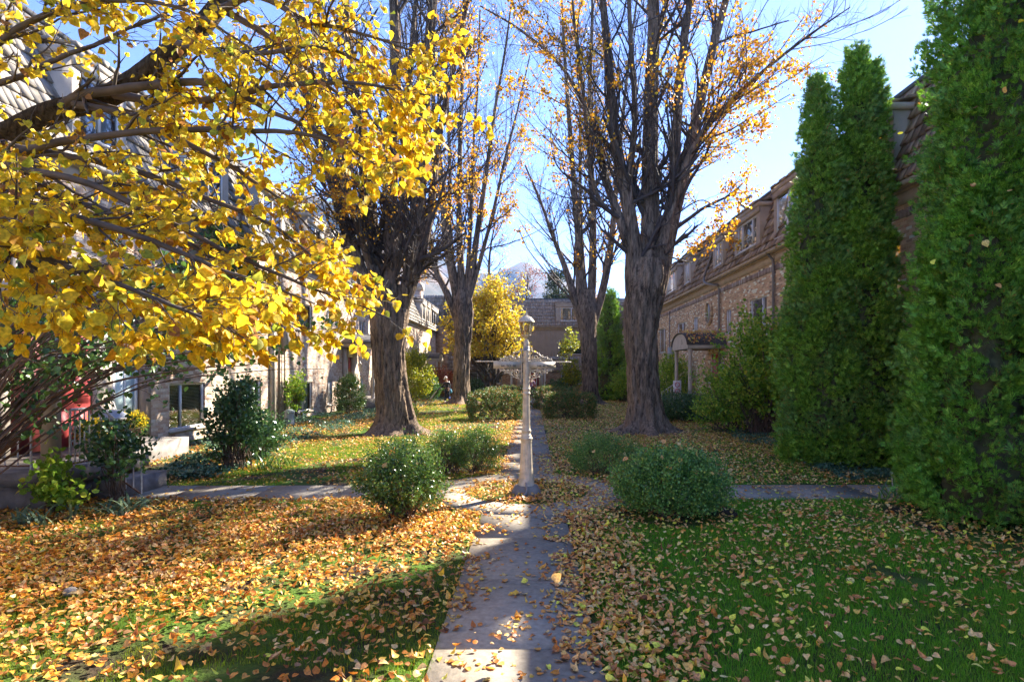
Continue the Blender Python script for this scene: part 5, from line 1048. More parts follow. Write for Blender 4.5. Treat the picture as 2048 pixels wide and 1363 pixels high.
    p3, t3 = on(B3, 6); p2, t2 = on(B2, 6); pos = np.concatenate([p3, p2]); tt = np.concatenate([t3, t2])
    nz = Noise(5, .7)(pos) + rg.normal(0, .5, len(pos)); k_ = nz > np.quantile(nz, .24)
    # the upper left corner is thin and twiggy
    px_ = CX + pos[:, 0] / pos[:, 1] * FPX; py_ = CY - (pos[:, 2] - CH) / pos[:, 1] * FPX
    thin = (pos[:, 2] > 4.3) & (pos[:, 0] < -3.6); k_ &= ~(thin & (rg.random(len(pos)) < .55)); k_ &= (pos[:, 1] > 2.9) & (pos[:, 2] > 2.33 + .14 * Noise(19, 1.1)(pos))
    pos, tt = pos[k_], tt[k_]; n = len(pos)
    d = norm(tt * .5 + rg.normal(0, .55, (n, 3)) + [0, 0, -.75]); nr = norm(rg.normal(0, .7, (n, 3)) + [.25, -.55, .65])
    pet = MB(); e = pos + d * .03; pet.tubes(np.stack([pos, pos * .5 + e * .5 + [0, 0, .004], e], 1), np.full((n, 3), .0011), 3); pet.build('leaf_stalks', MT['twigl'], t)
    fo = MB(); leaves(fo, e, d, nr, rg.uniform(.036, .080, n), L_FULL, .45, .25, rg, 1.0); fo.build('foliage', MT['lf_yellow'], t, False)
    return n
print('near leaves', near_tree())
# ---------------------------------------------------------------- shrubs and hedges
G1 = 'boxwoods around the round bed'
scatter_bush('boxwood_bush', 'leggy sunlit boxwood with brown stems at the lower left of the round bed', (-1.82, 8.55), (.54, .48, .38), 12000, .027, MT['lf_box'], 101, group=G1, lump=.24, stems=70, bare=.3, shoot=.14, lod=L_MID)
scatter_bush('boxwood_bush', 'boxwood half hidden behind the sunlit leggy one', (-2.35, 10.9), (.55, .45, .40), 8000, .028, MT['lf_box'], 102, group=G1, lump=.2, stems=40, bare=.15, shoot=.1)
scatter_bush('boxwood_bush', 'small boxwood with a bare brown foot left of the post, outer one of two', (-1.72, 12.3), (.42, .38, .32), 6000, .027, MT['lf_box'], 103, group=G1, lump=.18, stems=44, bare=.5, shoot=.08)
scatter_bush('boxwood_bush', 'upright boxwood touching the path just left of the post', (-1.10, 12.35), (.50, .42, .40), 9000, .027, MT['lf_box'], 104, group=G1, lump=.16, stems=30, bare=.12, shoot=.1)
scatter_bush('boxwood_bush', 'low wide shaded boxwood behind the big round one on the right', (1.45, 12.2), (.72, .45, .36), 12000, .027, MT['lf_boxr'], 105, group=G1, lump=.1, shoot=.07)
scatter_bush('boxwood_bush', 'large round bluish boxwood with fallen leaves on it at the right of the crossing', (2.05, 8.85), (.80, .68, .42), 26000, .027, MT['lf_boxr'], 106, group=G1, lump=.1, stems=34, shoot=.12, lod=L_MID)
G2 = 'clipped hedge blocks beside the path'
scatter_bush('clipped_hedge', 'clipped sunlit hedge block left of the path, nearer of the left pair', (-1.55, 26.3), (1.12, .75, .58), 15000, .06, MT['lf_hedge'], 111, 'hedge', G2, box=True, lump=.05, hollow=.2, up=.2)
scatter_bush('clipped_hedge', 'clipped low hedge block left of the path, farther of the left pair', (-1.35, 34.5), (1.2, .8, .55), 9000, .075, MT['lf_hedge'], 112, 'hedge', G2, box=True, lump=.05, hollow=.2, up=.2)
scatter_bush('clipped_hedge', 'clipped dark hedge block right of the path with orange leaves, nearer of the right pair', (1.75, 26.6), (1.05, .75, .54), 14000, .06, MT['lf_hedge'], 113, 'hedge', G2, box=True, lump=.05, hollow=.2, up=.2)
scatter_bush('clipped_hedge', 'clipped dark hedge block right of the path, farther of the right pair', (1.35, 33.5), (1.15, .8, .56), 9000, .075, MT['lf_hedge'], 114, 'hedge', G2, box=True, lump=.05, hollow=.2, up=.2)
scatter_bush('clipped_bush', 'rounded upright clipped bush before the red door of the left row', (-8.35, 27.6), (.62, .6, .82), 9000, .055, MT['lf_box'], 121, 'bush', lump=.07, hollow=.2, up=.2)
scatter_bush('forsythia_shrub', 'tall yellow-green shrub glowing behind the nearest left trunk', (-7.1, 36.5), (.95, .9, 1.55), 9000, .10, MT['lf_lime'], 122, lump=.16, shoot=.4, stems=30)
scatter_bush('round_shrub', 'dark green round shrub right of the yellow-green one', (-6.95, 41.0), (.75, .7, .75), 4500, .085, MT['lf_green'], 123, lump=.12)
scatter_bush('barberry_shrub', 'rust-red shrub behind the groundskeeper', (-7.0, 46.0), (1.35, .8, .95), 7000, .10, MT['lf_red'], 124, lump=.16, shoot=.3)
scatter_bush('perennial_clump', 'pale green leafy clump at the right foot of the nearest left trunk', (-5.75, 27.0), (.5, .45, .32), 1700, .09, MT['lf_shrub'], 125, 'plant', lump=.15)
scatter_bush('yew_shrub', 'dark spreading shrub under the windows of the closing building, left of the door', (-5.2, 55.5), (1.5, .7, .5), 4000, .11, MT['lf_green'], 126, lump=.15)
scatter_bush('yew_shrub', 'dark spreading shrub under the windows of the closing building, right of the door', (2.6, 55.0), (1.1, .7, .55), 3500, .11, MT['lf_green'], 127, lump=.15)
scatter_bush('juniper_shrub', 'low spreading dark shrub with rusty tips in front of the arched porch', (6.45, 24.9), (1.35, 1.0, .48), 14000, .06, MT['lf_rose'], 128, lump=.2, up=.8, shoot=.15)
scatter_bush('leafy_shrub', 'tall loose yellow-green shrub between the arched porch and the peaked arborvitae', (7.6, 19.6), (1.2, 1.1, 1.75), 9500, .085, MT['lf_shrub'], 129, lump=.32, hollow=.6, stems=90, lf=2.0, shoot=.5, lod=L_MID)
scatter_bush('leafy_shrub', 'lower loose green shrub at the left foot of the taller leafy shrub', (6.75, 20.6), (1.15, .9, 1.05), 6500, .08, MT['lf_shrub'], 130, lump=.3, hollow=.6, stems=60, lf=2.0, shoot=.4)
scatter_bush('leafy_shrub', 'green shrub behind the stair railing of the arched porch', (7.75, 33.0), (.95, 1.5, 1.35), 6500, .095, MT['lf_shrub'], 131, lump=.25, hollow=.5, stems=40, shoot=.4)
scatter_bush('leafy_shrub', 'green shrub against the foot of the slim conical arborvitae', (6.3, 40.5), (.9, .8, 1.1), 3500, .10, MT['lf_shrub'], 132, lump=.25, hollow=.5)
scatter_bush('rose_bush', 'tall glossy dark green bush by the lower left windows', (-6.35, 12.9), (.55, .5, .85), 4300, .065, MT['lf_rose'], 133, lump=.26, hollow=.6, stems=70, bare=.12, shoot=.35, lod=L_MID)
scatter_bush('rose_bush', 'glossy bush right of and behind the tall dark one by the lower left windows', (-6.6, 14.4), (.55, .6, .45), 3200, .065, MT['lf_rose'], 134, lump=.25, hollow=.5, stems=40, shoot=.3)
scatter_bush('rose_bush', 'thin leggy dark bush at the foot of the near porch steps', (-6.5, 9.45), (.38, .35, .48), 1100, .06, MT['lf_rose'], 135, lump=.3, hollow=.7, stems=26, bare=.75, shoot=.25, lod=L_MID)
scatter_bush('climbing_rose', 'thin climbing stems and leaves on the brick beside the third lower window', (-9.05, 23.1), (.25, .7, .95), 1400, .075, MT['lf_shrub'], 136, 'plant', lump=.35, hollow=.9, stems=30, lod=L_MID)
scatter_bush('young_shoot', 'light green serrated sprigs against the near porch slab', (-6.95, 8.75), (.28, .25, .36), 420, .085, MT['lf_shrub'], 137, 'plant', lump=.3, hollow=.8, stems=14, lod=L_MID)
scatter_bush('wall_vine', 'dark green vine high on the left brick wall behind the yellow leaves', (-8.9, 17.6), (.4, 1.6, 1.5), 2600, .10, MT['lf_green'], 138, 'vine', lump=.35, hollow=.6, z0=3.4, stems=30, lod=L_MID)

# big arching shrub at the far left
def arching():
    rg = np.random.default_rng(88); t = thing('lilac_shrub', 'big arching shrub with fanned brown stems and heart-shaped dark leaves before the near porch', 'shrub', (-7.25, 6.7, 0)); mb = MB(); n = 72
    b = np.array([-7.25, 6.7, -.02]) + rg.normal(0, 1, (n, 3)) * [.2, .16, 0]; f = rg.random(n)
    ex, ez = -5.3 + rg.uniform(-1.6, 2.0, n), rg.uniform(2.1, 3.7, n); ey = 8.0 + rg.uniform(-.7, 2.0, n)
    tip = np.stack([ex, ey, ez], -1); mid = b * .5 + tip * .5 + np.stack([rg.normal(-.25, .15, n), rg.normal(0, .1, n), rg.uniform(.45, .95, n)], -1)
    P = np.stack([b, b * .72 + mid * .28 + [0, 0, .12], mid, mid * .4 + tip * .6 + [0, 0, .10], tip], 1)
    P = np.array([curve(q, 12) for q in P]); R0 = np.linspace(1, .22, 12)[None] * rg.uniform(.009, .028, (n, 1)); mb.tubes(P, R0, 7)
    B2, R2 = spawn(P, R0, 7, .35, 1, .5, .6, 6, rg, up=-.03, wig=.12, rs=.5, rmin=.003); mb.tubes(B2, R2, 4)
    mb.build('stems', MT['woodv'], t, True)
    pos = np.concatenate([B2[:, 2:].reshape(-1, 3), B2[:, 3:].reshape(-1, 3), P[:, 9:].reshape(-1, 3)]) ; v = Noise(3, .8)(pos) + rg.normal(0, .5, len(pos)); pos = pos[v > -.25]; pos = pos + rg.normal(0, .05, pos.shape); m = len(pos)
    fo = MB(); leaves(fo, pos, norm(rg.normal(0, .6, (m, 3)) + [.2, 0, -.8]), norm(rg.normal(0, .6, (m, 3)) + [.1, -.6, .7]), rg.uniform(.05, .085, m), L_FULL, .25, .3, rg); fo.build('foliage', MT['lf_green'], t)
arching()

def straps(name, label, cat, spots, n, L, wd, m, seed, droop=.9):
    rg = np.random.default_rng(seed); sp = np.array(spots); i = rg.integers(0, len(sp), n); b = np.c_[sp[i] + rg.normal(0, .09, (n, 2)), np.zeros(n)]; b[:, 2] = gz(b[:, 0], b[:, 1])
    a = rg.uniform(0, 6.28, n); ln = L * rg.uniform(.55, 1.15, n); th0 = rg.uniform(.9, 1.45, n); k = 7; P = [b]; th = th0
    for j in range(k - 1):
        P.append(P[-1] + (ln / (k - 1))[:, None] * np.stack([np.cos(a) * np.cos(th), np.sin(a) * np.cos(th), np.sin(th)], -1)); th = th - droop * rg.uniform(.15, .5, n)
    P = np.stack(P, 1); P[..., 2] = np.maximum(P[..., 2], gz(P[..., 0], P[..., 1]) + .015)
    wv = wd * np.array([.7, 1, 1, .95, .8, .5, .05]); side = np.stack([-np.sin(a), np.cos(a), np.zeros(n)], -1)[:, None] * wv[None, :, None] * .5
    V = np.stack([P - side, P + side], 2).reshape(-1, 3); idx = np.arange(n * k * 2).reshape(n, k, 2)
    mb = MB(); mb.add(V, np.stack([idx[:, :-1, 0], idx[:, :-1, 1], idx[:, 1:, 1], idx[:, 1:, 0]], -1).reshape(-1, 4)); o = mb.build(name, m); tag(o, label, cat); return o
straps('iris_clump', 'bluish strap leaves flopping along the leaf litter at the far left', 'plant', [(-6.9, 8.2), (-6.5, 8.5), (-6.2, 8.9), (-6.0, 9.2), (-6.9, 7.6), (-7.2, 7.9), (-5.9, 8.7), (-6.6, 8.0), (-7.0, 8.9)], 150, .42, .035, MT['lf_iris'], 61)
straps('daylily_clump', 'arching green strap leaves right of the tall dark bush by the left windows', 'plant', [(-5.5, 13.0), (-5.7, 12.8), (-5.3, 13.2)], 70, .55, .022, MT['lf_box'], 62, .6)
straps('daylily_clump', 'few upright strap leaves at the left foot of the huge arborvitae', 'plant', [(5.75, 9.65)], 16, .5, .03, MT['lf_boxr'], 63, .35)
mb = MB(); mb.box(6.0, 6.035, 9.95, 9.985, -.1, .42); tag(mb.build('garden_stake', MT['trim']), 'thin wooden stake at the corner of the right cross path', 'stake')
straps('grass_tuft', 'bright fine tuft in the leaves of the round bed left of the lamp post', 'plant', [(-.62, 10.75), (-.75, 10.6), (-.5, 10.6), (-.35, 10.95)], 160, .16, .007, MT['grassl'], 64, .7)

def cover(name, label, rects, n, m, seed, ls, hz=.13):
    rg = np.random.default_rng(seed); out = []
    for x0, x1, y0, y1 in rects: out.append(np.stack([rg.uniform(x0, x1, n), rg.uniform(y0, y1, n)], -1))
    p = np.concatenate(out); nz = Noise(seed, 1.2); ok = nz(p) > -.35; p = p[ok & ~on_path(p[:, 0], p[:, 1], .03)]; k = len(p)
    pos = np.c_[p, gz(p[:, 0], p[:, 1]) + rg.uniform(.02, hz, k) * (1 + .5 * nz(p * 1.7))]
    mb = MB(); leaves(mb, pos, norm(rg.normal(size=(k, 3)) * [1, 1, .35]), norm(rg.normal(0, .4, (k, 3)) + [0, 0, 1]), rg.uniform(.6, 1.3, k) * ls, L_LOW, rng=rg, aspect=1.5); return tag(mb.build(name, m), label, 'ground cover', kind='stuff')
cover('ground_ivy', 'low bluish ivy along the right side beds', [(6.0, 8.4, 11.3, 13.2), (6.2, 8.3, 16.5, 22)], 5200, MT['lf_ivy'], 71, .05)
cover('bed_ground_cover', 'mixed low greenery in the bed under the left wall', [(-8.9, -6.6, 14, 23), (-8.9, -7.0, 23, 31), (-7.5, -6.2, 11.5, 14.5), (-8.6, -6.2, 31, 52)], 4300, MT['lf_ivy'], 72, .07, .16)

# ---------------------------------------------------------------- lawn grass
def grass(name, label, regs, m, seed):
    rg = np.random.default_rng(seed); mb = MB()
    for x0, x1, y0, y1, dens, h, wd in regs:
        n = int((x1 - x0) * (y1 - y0) * dens); p = np.stack([rg.uniform(x0, x1, n), rg.uniform(y0, y1, n)], -1)
        nz = Noise(seed, .9)(p) + .5 * Noise(seed + 1, 3)(p); thr = np.where(p[:, 0] < -.7, -.35 + .55 * smooth(-4, -7.5, p[:, 0]) * smooth(10, 8, p[:, 1]) + .55 * smooth(-2.0, -5.0, p[:, 0]) * smooth(10, 9, p[:, 1]), -1.25 + 1.1 * smooth(1.4, .6, np.abs(p[:, 0])))
        bed = (np.hypot(p[:, 0] - 2.1, p[:, 1] - 9) < .95) | (np.hypot(p[:, 0] + 1.98, p[:, 1] - 8.8) < .8) | ((p[:, 0] > 5.2) & (p[:, 1] > 6.9) & (p[:, 1] < 9.6))
        for tx in ((-4.62, 20.5), (3.92, 20.5), (-4.58, 39), (3.75, 38)): bed |= np.hypot(p[:, 0] - tx[0], p[:, 1] - tx[1]) < 1.5
        p = p[(nz > thr) & ~on_path(p[:, 0], p[:, 1], -.045 * (1 + Noise(33, 3.5)(p))) & ~bed]; n = len(p)
        b = np.c_[p, gz(p[:, 0], p[:, 1])]; a = rg.uniform(0, 6.28, n); s_ = np.stack([np.cos(a), np.sin(a), 0 * a], -1)[:, None] * wd
        H = (h * rg.uniform(.5, 1.3, n))[:, None]; ln = rg.normal(0, .35, (n, 2)); mid = b + np.c_[ln * H * .3, H * .6]; tip = b + np.c_[ln * H, H]
        V = np.stack([b - s_[:, 0], b + s_[:, 0], mid + s_[:, 0] * .7, mid - s_[:, 0] * .7, tip], 1).reshape(-1, 3); i = np.arange(n)[:, None] * 5
        mb.add(V, np.array([[0, 1, 2, 3]]) + i, np.array([[3, 2, 4]]) + i)
    tag(mb.build(name, m), label, 'grass', kind='stuff')
grass('lawn_grass', 'green shaded grass on the right and in front', [(.55, 6.3, 3.0, 6.0, 5200, .05, .0022), (.55, 6.3, 6.0, 9.9, 3300, .05, .003), (.5, 7.5, 11, 18, 500, .05, .005), (.5, 7.5, 18, 40, 90, .06, .012)], MT['grass'], 81)
grass('lawn_grass', 'sunny yellow-green grass on the left', [(-7.0, -.7, 3.0, 6.0, 2300, .05, .0022), (-6.8, -.7, 6.0, 9.8, 1700, .05, .003), (-6.6, -.5, 11, 18, 1000, .05, .005), (-6.4, -.5, 18, 32, 420, .05, .009), (-6.4, -.5, 32, 56, 160, .06, .016)], MT['grassl'], 82)

# ---------------------------------------------------------------- fallen leaves
def litter():
    rg = np.random.default_rng(91)
    def D(x, y):
        big = Noise(7, .55)(np.stack([x, y], -1)); fine = Noise(8, 2.6)(np.stack([x, y], -1))
        left = x < -.72; d = np.zeros_like(x)
        nl = 490 * (1 - .62 * smooth(-3.6, -1.8, x) * smooth(7.6, 6.6, y)) * (1 + .35 * big + .3 * fine) * (1 - .5 * smooth(.5, 1.1, Noise(12, 1.2)(np.stack([x, y], -1))) * smooth(-2.5, -4, x)); d = np.where(left & (y < 9.75), nl, d)
        fl = 95 + 300 * smooth(-1.5, -.8, x) + 170 * smooth(-5.6, -7, x) + 60 * big; d = np.where(left & (y >= 10.9), fl, d)
        cp = np.clip(20 + 90 * fine * (fine > .35), 4, None); pathd = 34 + 480 * smooth(-.38, -.68, x) * smooth(-.5, .5, fine + .4 * big) + 800 * smooth(.0, .5, x) * smooth(-.5, .4, fine + big) + 150 * smooth(.35, 1.0, fine); mid = (x >= -.72) & (x <= .5); d = np.where(mid, pathd, d)
        nr = 135 + 560 * smooth(1.55, .7, x) + 35 * fine + 45 * big; d = np.where((x > .5) & (y < 9.75), nr, d)
        fr = 330 + 60 * big + 40 * fine - 130 * smooth(2.2, 3.5, x) * smooth(17, 12, y) ; d = np.where((x > .5) & (y > 11), fr, d)
        r = np.hypot(x - BC[0], y - BC[1]); d = np.where((r > 1.05) & (r < 1.78), 50 + 220 * smooth(-.1, .8, fine) + 260 * smooth(-.2, .6, x) , d); d = np.where(r < 1.07, 480 * (1 + .3 * fine), d)
        cr = (y > 9.75) & (y < 10.97) & (r > 1.78); d = np.where(cr & (x < 0), 16 + 60 * smooth(.5, 1.2, fine), d); d = np.where(cr & (x > 0), 60 + 130 * smooth(-.1, .9, fine), d)
        return np.clip(d, 3, None)
    P = []
    for x0, x1, y0, y1, mx, sc in ((-8, 6.5, 2.9, 9.75, 820, 1), (-7.4, 8.3, 9.75, 12.2, 620, 1), (-8.4, 8.3, 12.2, 20, 520, .85), (-8.4, 8.3, 20, 34, 520, .5), (-8.0, 8.3, 34, 57, 520, .25)):
        n = int((x1 - x0) * (y1 - y0) * mx * sc); x, y = rg.uniform(x0, x1, n), rg.uniform(y0, y1, n); ok = rg.random(n) * mx < D(x, y)
        P.append(np.stack([x[ok], y[ok], np.full(ok.sum(), sc)], -1))
    P = np.concatenate(P); slab_ = (P[:, 0] < -7.05) & (P[:, 1] > 8.95) & (P[:, 1] < 11.2); P = P[~slab_]
    P = P[~((np.abs(P[:, 0] - LX) < .2) & (np.abs(P[:, 1] - LY) < .2))]
    for tx, ty, rr in ((-4.62, 20.5, .75), (3.92, 20.5, .75), (-4.58, 39, .7), (3.75, 38, .7)): P = P[np.hypot(P[:, 0] - tx, P[:, 1] - ty) > rr]
    def make(Q, name, label, m):
        n = len(Q); onp = on_path(Q[:, 0], Q[:, 1]); lift = np.where(onp, .027, .02 + .028 * rg.random(n)) + rg.uniform(.0, .03, n) * (~onp)
        pos = np.c_[Q[:, :2], gz(Q[:, 0], Q[:, 1]) + lift]; a = rg.uniform(0, 6.28, n); tl = np.where(onp, .16, .33)
        d = norm(np.stack([np.cos(a), np.sin(a), rg.normal(0, 1, n) * tl], -1)); nr = norm(np.stack([rg.normal(0, 1, n) * tl, rg.normal(0, 1, n) * tl, np.ones(n)], -1))
        sz = rg.uniform(.030, .068, n) * np.where(Q[:, 2] < .6, 1.3, 1) * np.where(Q[:, 2] < .3, 1.25, 1); near = Q[:, 1] < 9.8
        mb = MB()
        asp = rg.uniform(.45, 1.05, n); leaves(mb, pos[near], d[near], nr[near], sz[near], L_FULL, .85, .4, rg, asp[near]); md = (~near) & (Q[:, 1] < 20); leaves(mb, pos[md], d[md], nr[md], sz[md], L_MID, .7, .35, rg, asp[md]); fr = Q[:, 1] >= 20; leaves(mb, pos[fr], d[fr], nr[fr], sz[fr], L_LOW, .5, .35, rg)
        tag(mb.build(name, m), label, 'fallen leaves', kind='stuff'); return n
    s_ = (P[:, 0] > .2) & (rg.random(len(P)) < .8) | (rg.random(len(P)) < .12); n1 = make(P[~s_], 'fallen_leaves', 'orange and yellow fallen leaves on the left lawn and path', MT['lf_litter']); n2 = make(P[s_], 'fallen_leaves', 'tan and brown fallen leaves on the right lawn', MT['lf_litter_r'])
    # leaves caught on the bushes and on the arched canopy
    n = 330; th = rg.uniform(.1, 3.04, n); u = rg.uniform(27.0, 29.9, n) ; dd = rg.uniform(.05, 1.75, n); cu = 28.45
    q = np.stack([8.8 - dd, cu - 1.5 * np.cos(th), 3.31 + .6 * np.sin(th) + .06], -1); mb = MB(); q = np.concatenate([q, q + rg.normal(0, .05, q.shape)])
    for (c, r3, k) in (((2.1, 9.0, .5), (.86, .72, .52), 26), ((-1.98, 8.75, .55), (.6, .5, .45), 12), ((1.45, 12.2, .36), (.7, .45, .38), 10), ((-1.55, 26.3, .58), (1.1, .75, .62), 25), ((1.75, 26.6, .55), (1.0, .7, .6), 80), ((-1.35, 34.5, .55), (1.2, .8, .6), 50), ((1.35, 33.5, .55), (1.1, .8, .6), 50), ((7.0, 8.9, 3), (1.6, 1.5, 5), 60), ((7.2, 14.7, 3), (1.25, 1.1, 5), 60), ((6.45, 24.9, .45), (1.3, 1, .5), 50)):
        d = norm(rg.normal(size=(k, 3)) - [0, .5, 0]); d[:, 2] = np.abs(d[:, 2]); q = np.concatenate([q, np.array(c) + d * r3])
    n = len(q); leaves(mb, q, norm(rg.normal(size=(n, 3))), norm(rg.normal(0, .5, (n, 3)) + [0, -.3, 1]), rg.uniform(.05, .09, n), L_FULL, .4, .35, rg); tag(mb.build('caught_leaves', MT['lf_litter_r']), 'tan leaves lying on the bushes and on the arched porch roof', 'fallen leaves', kind='stuff')
    return n1, n2
print('litter', litter())
fl = MB(); rg = np.random.default_rng(6); leaves(fl, np.array([[.17, 4.6, .50]]), np.array([[.7, .2, .8]]), np.array([[.3, -.8, .4]]), [.075], L_FULL, .9, .4, rg); tag(fl.build('falling_leaf', MT['lf_litter_r']), 'single rusty leaf in mid fall above the path in front', 'leaf')
rk = MB(); rk.lathe([(.0, -.03), (.05, -.01), (.062, .02), (.04, .05), (.0, .06)], (-4.3, 5.6, .03), 7); tag(rk.build('stone', MT['conc']), 'small grey stone among the leaves at the lower left', 'stone')

# ---------------------------------------------------------------- people
def skin_body(name, parent, joints, edges, m, root=0, sub=2):
    me = bpy.data.meshes.new(name); me.from_pydata([j[:3] for j in joints], edges, []); me.update(); o = bpy.data.objects.new(name, me); C.objects.link(o); me.materials.append(m)
    o.modifiers.new('skin', 'SKIN'); s = me.skin_vertices[0] if me.skin_vertices else None
    if not me.skin_vertices:
        import bmesh
        b = bmesh.new(); b.from_mesh(me); b.verts.layers.skin.verify(); b.to_mesh(me); b.free()
    for k, v in enumerate(me.skin_vertices[0].data):
        r = joints[k][3]; v.radius = r if isinstance(r, tuple) else (r, r); v.use_root = (k == root)
    sm = o.modifiers.new('sub', 'SUBSURF'); sm.levels = sub; sm.render_levels = sub; o.modifiers['skin'].use_smooth_shade = True
    o.parent = parent; o.matrix_parent_inverse = Matrix.Translation(-Vector(parent.location)); return o
SKIN = mat('skin', (.42, .25, .17), .6); CAPW = mat('cap_white', (.62, .58, .52), .8)
def person(x, y, rot, label, pose, cloth, name='person'):
    """pose offsets in metres in the person's own frame (x right, y forward, z up), rotated by rot about z"""
    t = thing(name, label, 'person', (x, y, 0)); cr, sr = math.cos(rot), math.sin(rot)
    def w(p): return (x + p[0] * cr - p[1] * sr, y + p[0] * sr + p[1] * cr, p[2])
    J = pose['J']; names = list(J); idx = {n: i for i, n in enumerate(names)}
    E = [(idx[a], idx[b]) for a, b in pose['E']]
    # body (skin): head, neck, arms, hands with fingers, torso core
    joints = [(*w(J[n][0]), J[n][1]) for n in names]
    b = skin_body('body', t, joints, E, SKIN, idx['pelvis'])
    for pn, chain, m in cloth:
        js = [(*w(p), r) for p, r in chain['J']]; skin_body(pn, b, js, chain['E'], m, 0)
    h = J['head'][0]; hc = np.array(w(h))
    return t, b, w
def hand(J, E, side, wrist, d, r=.009):
    """palm and five fingers at the end of the arm"""
    wx, wy, wz = wrist; d = np.array(d, float); d /= np.linalg.norm(d); s = np.cross(d, [0, 0, 1.]) if abs(d[2]) < .9 else np.array([0, 1., 0]); s /= np.linalg.norm(s); n = np.cross(s, d)
    pc = np.array(wrist) + d * .045; J[side + 'palm'] = (tuple(pc), (.038, .02)); E.append((side + 'wrist', side + 'palm'))
    for k, (o, L) in enumerate(((-.03, .075), (-.01, .085), (.01, .08), (.03, .065))):
        a = pc + d * .035 + s * o; b = a + d * L * .55 + n * -.01; c = b + d * L * .3 - n * .03
        for q, p in (('a', a), ('b', b), ('c', c)): J[f'{side}f{k}{q}'] = (tuple(p), r)
        E += [(side + 'palm', f'{side}f{k}a'), (f'{side}f{k}a', f'{side}f{k}b'), (f'{side}f{k}b', f'{side}f{k}c')]
    a = pc - s * .045; b = a + d * .035 - s * .02; J[side + 't0'] = (tuple(a), r * 1.2); J[side + 't1'] = (tuple(b), r); E += [(side + 'palm', side + 't0'), (side + 't0', side + 't1')]
def build_person(x, y, rot, label, lean, arms, top, trousers, hat=None, hair=None, stride=.12):
    hip = .92; J = {}; E = []
    J['pelvis'] = ((0, 0, hip), (.13, .10)); sp = np.array([0, math.sin(lean), math.cos(lean)])
    ch = np.array([0, 0, hip]) + sp * .38; nk = np.array([0, 0, hip]) + sp * .53; hd = nk + np.array([0, math.sin(lean + .15), math.cos(lean + .15)]) * .2
    J['waist'] = (tuple(np.array([0, 0, hip]) + sp * .18), (.12, .09)); J['chest'] = (tuple(ch), (.15, .11)); J['neck'] = (tuple(nk), .055); J['head0'] = (tuple(nk + (hd - nk) * .55), (.07, .085)); J['head'] = (tuple(hd), (.077, .098)); J['crown'] = (tuple(hd + (hd - nk) * .32), (.06, .07))
    E += [('pelvis', 'waist'), ('waist', 'chest'), ('chest', 'neck'), ('neck', 'head0'), ('head0', 'head'), ('head', 'crown')]
    for s, sg in (('l', -1), ('r', 1)):
        el, wr = arms[s]; sh = ch + np.array([sg * .19, 0, .04])
        J[s + 'sh'] = (tuple(sh), .058); J[s + 'el'] = (tuple(el), .042); J[s + 'wrist'] = (tuple(wr), .026); E += [('chest', s + 'sh'), (s + 'sh', s + 'el'), (s + 'el', s + 'wrist')]
        hand(J, E, s, wr, np.array(wr) - np.array(el))
        st = stride * sg; J[s + 'hip'] = ((sg * .09, 0, hip - .06), .088); J[s + 'knee'] = ((sg * .10, st * .5 + .03, .49), .058); J[s + 'ankle'] = ((sg * .10, st - .02, .09), .04); J[s + 'toe'] = ((sg * .11, st + .16, .035), (.04, .03))
        E += [('pelvis', s + 'hip'), (s + 'hip', s + 'knee'), (s + 'knee', s + 'ankle'), (s + 'ankle', s + 'toe')]
    P = lambda n: J[n][0]
    shirt = {'J': [(P('waist'), (.145, .12)), (P('chest'), (.175, .135)), (tuple(nk - sp * .05), (.08, .075)), (P('lsh'), .075), (P('lel'), .055), (tuple(np.array(P('lel')) * .2 + np.array(P('lwrist')) * .8), .04), (P('rsh'), .075), (P('rel'), .055), (tuple(np.array(P('rel')) * .2 + np.array(P('rwrist')) * .8), .04), (P('pelvis'), (.15, .12))],
             'E': [(0, 1), (1, 2), (1, 3), (3, 4), (4, 5), (1, 6), (6, 7), (7, 8), (0, 9)]}
    tr = {'J': [(P('pelvis'), (.15, .125)), (P('lhip'), .105), (P('lknee'), .078), (tuple(np.array(P('lankle')) + [0, 0, .02]), .062), (P('rhip'), .105), (P('rknee'), .078), (tuple(np.array(P('rankle')) + [0, 0, .02]), .062)], 'E': [(0, 1), (1, 2), (2, 3), (0, 4), (4, 5), (5, 6)]}
    t, b, w = person(x, y, rot, label, {'J': J, 'E': E}, [('shirt', shirt, top), ('trousers', tr, trousers)])
    # face: eyes, nose, mouth, ears; hair or cap; shoes
    f = np.array([0, math.cos(lean + .15), -math.sin(lean + .15)]); u = (hd - nk) / np.linalg.norm(hd - nk)
    mb = MB(); nose = hd + f * .10 - u * .01; a = w(nose + u * .03); c = w(nose + f * .022 - u * .015); mb.tubes(np.array([a, c]), np.array([.008, .014]), 6, True)
    for sg in (-1, 1): e = hd + np.array([sg * .082, 0, 0]) - u * .0; mb.tubes(np.array([w(e + u * .028), w(e + np.array([sg * .012, 0, 0])), w(e - u * .028)]), np.array([.008, .013, .007]), 6, True)
    mb.build('nose_and_ears', SKIN, b, True)
    mb = MB()
    for sg in (-1, 1): c = w(hd + f * .088 + np.array([sg * .032, 0, 0]) + u * .015); mb.lathe([(0, -.009), (.011, 0), (0, .009)], c, 8)
    mb.build('eyes', MT['black'], b, True)
    mb = MB(); mb.tubes(np.array([w(hd + f * .092 - u * .055 + np.array([s_, 0, 0])) for s_ in (-.025, 0, .025)]), np.array([.004, .006, .004]), 6); mb.build('mouth', mat('lips', (.35, .12, .10)), b, True)
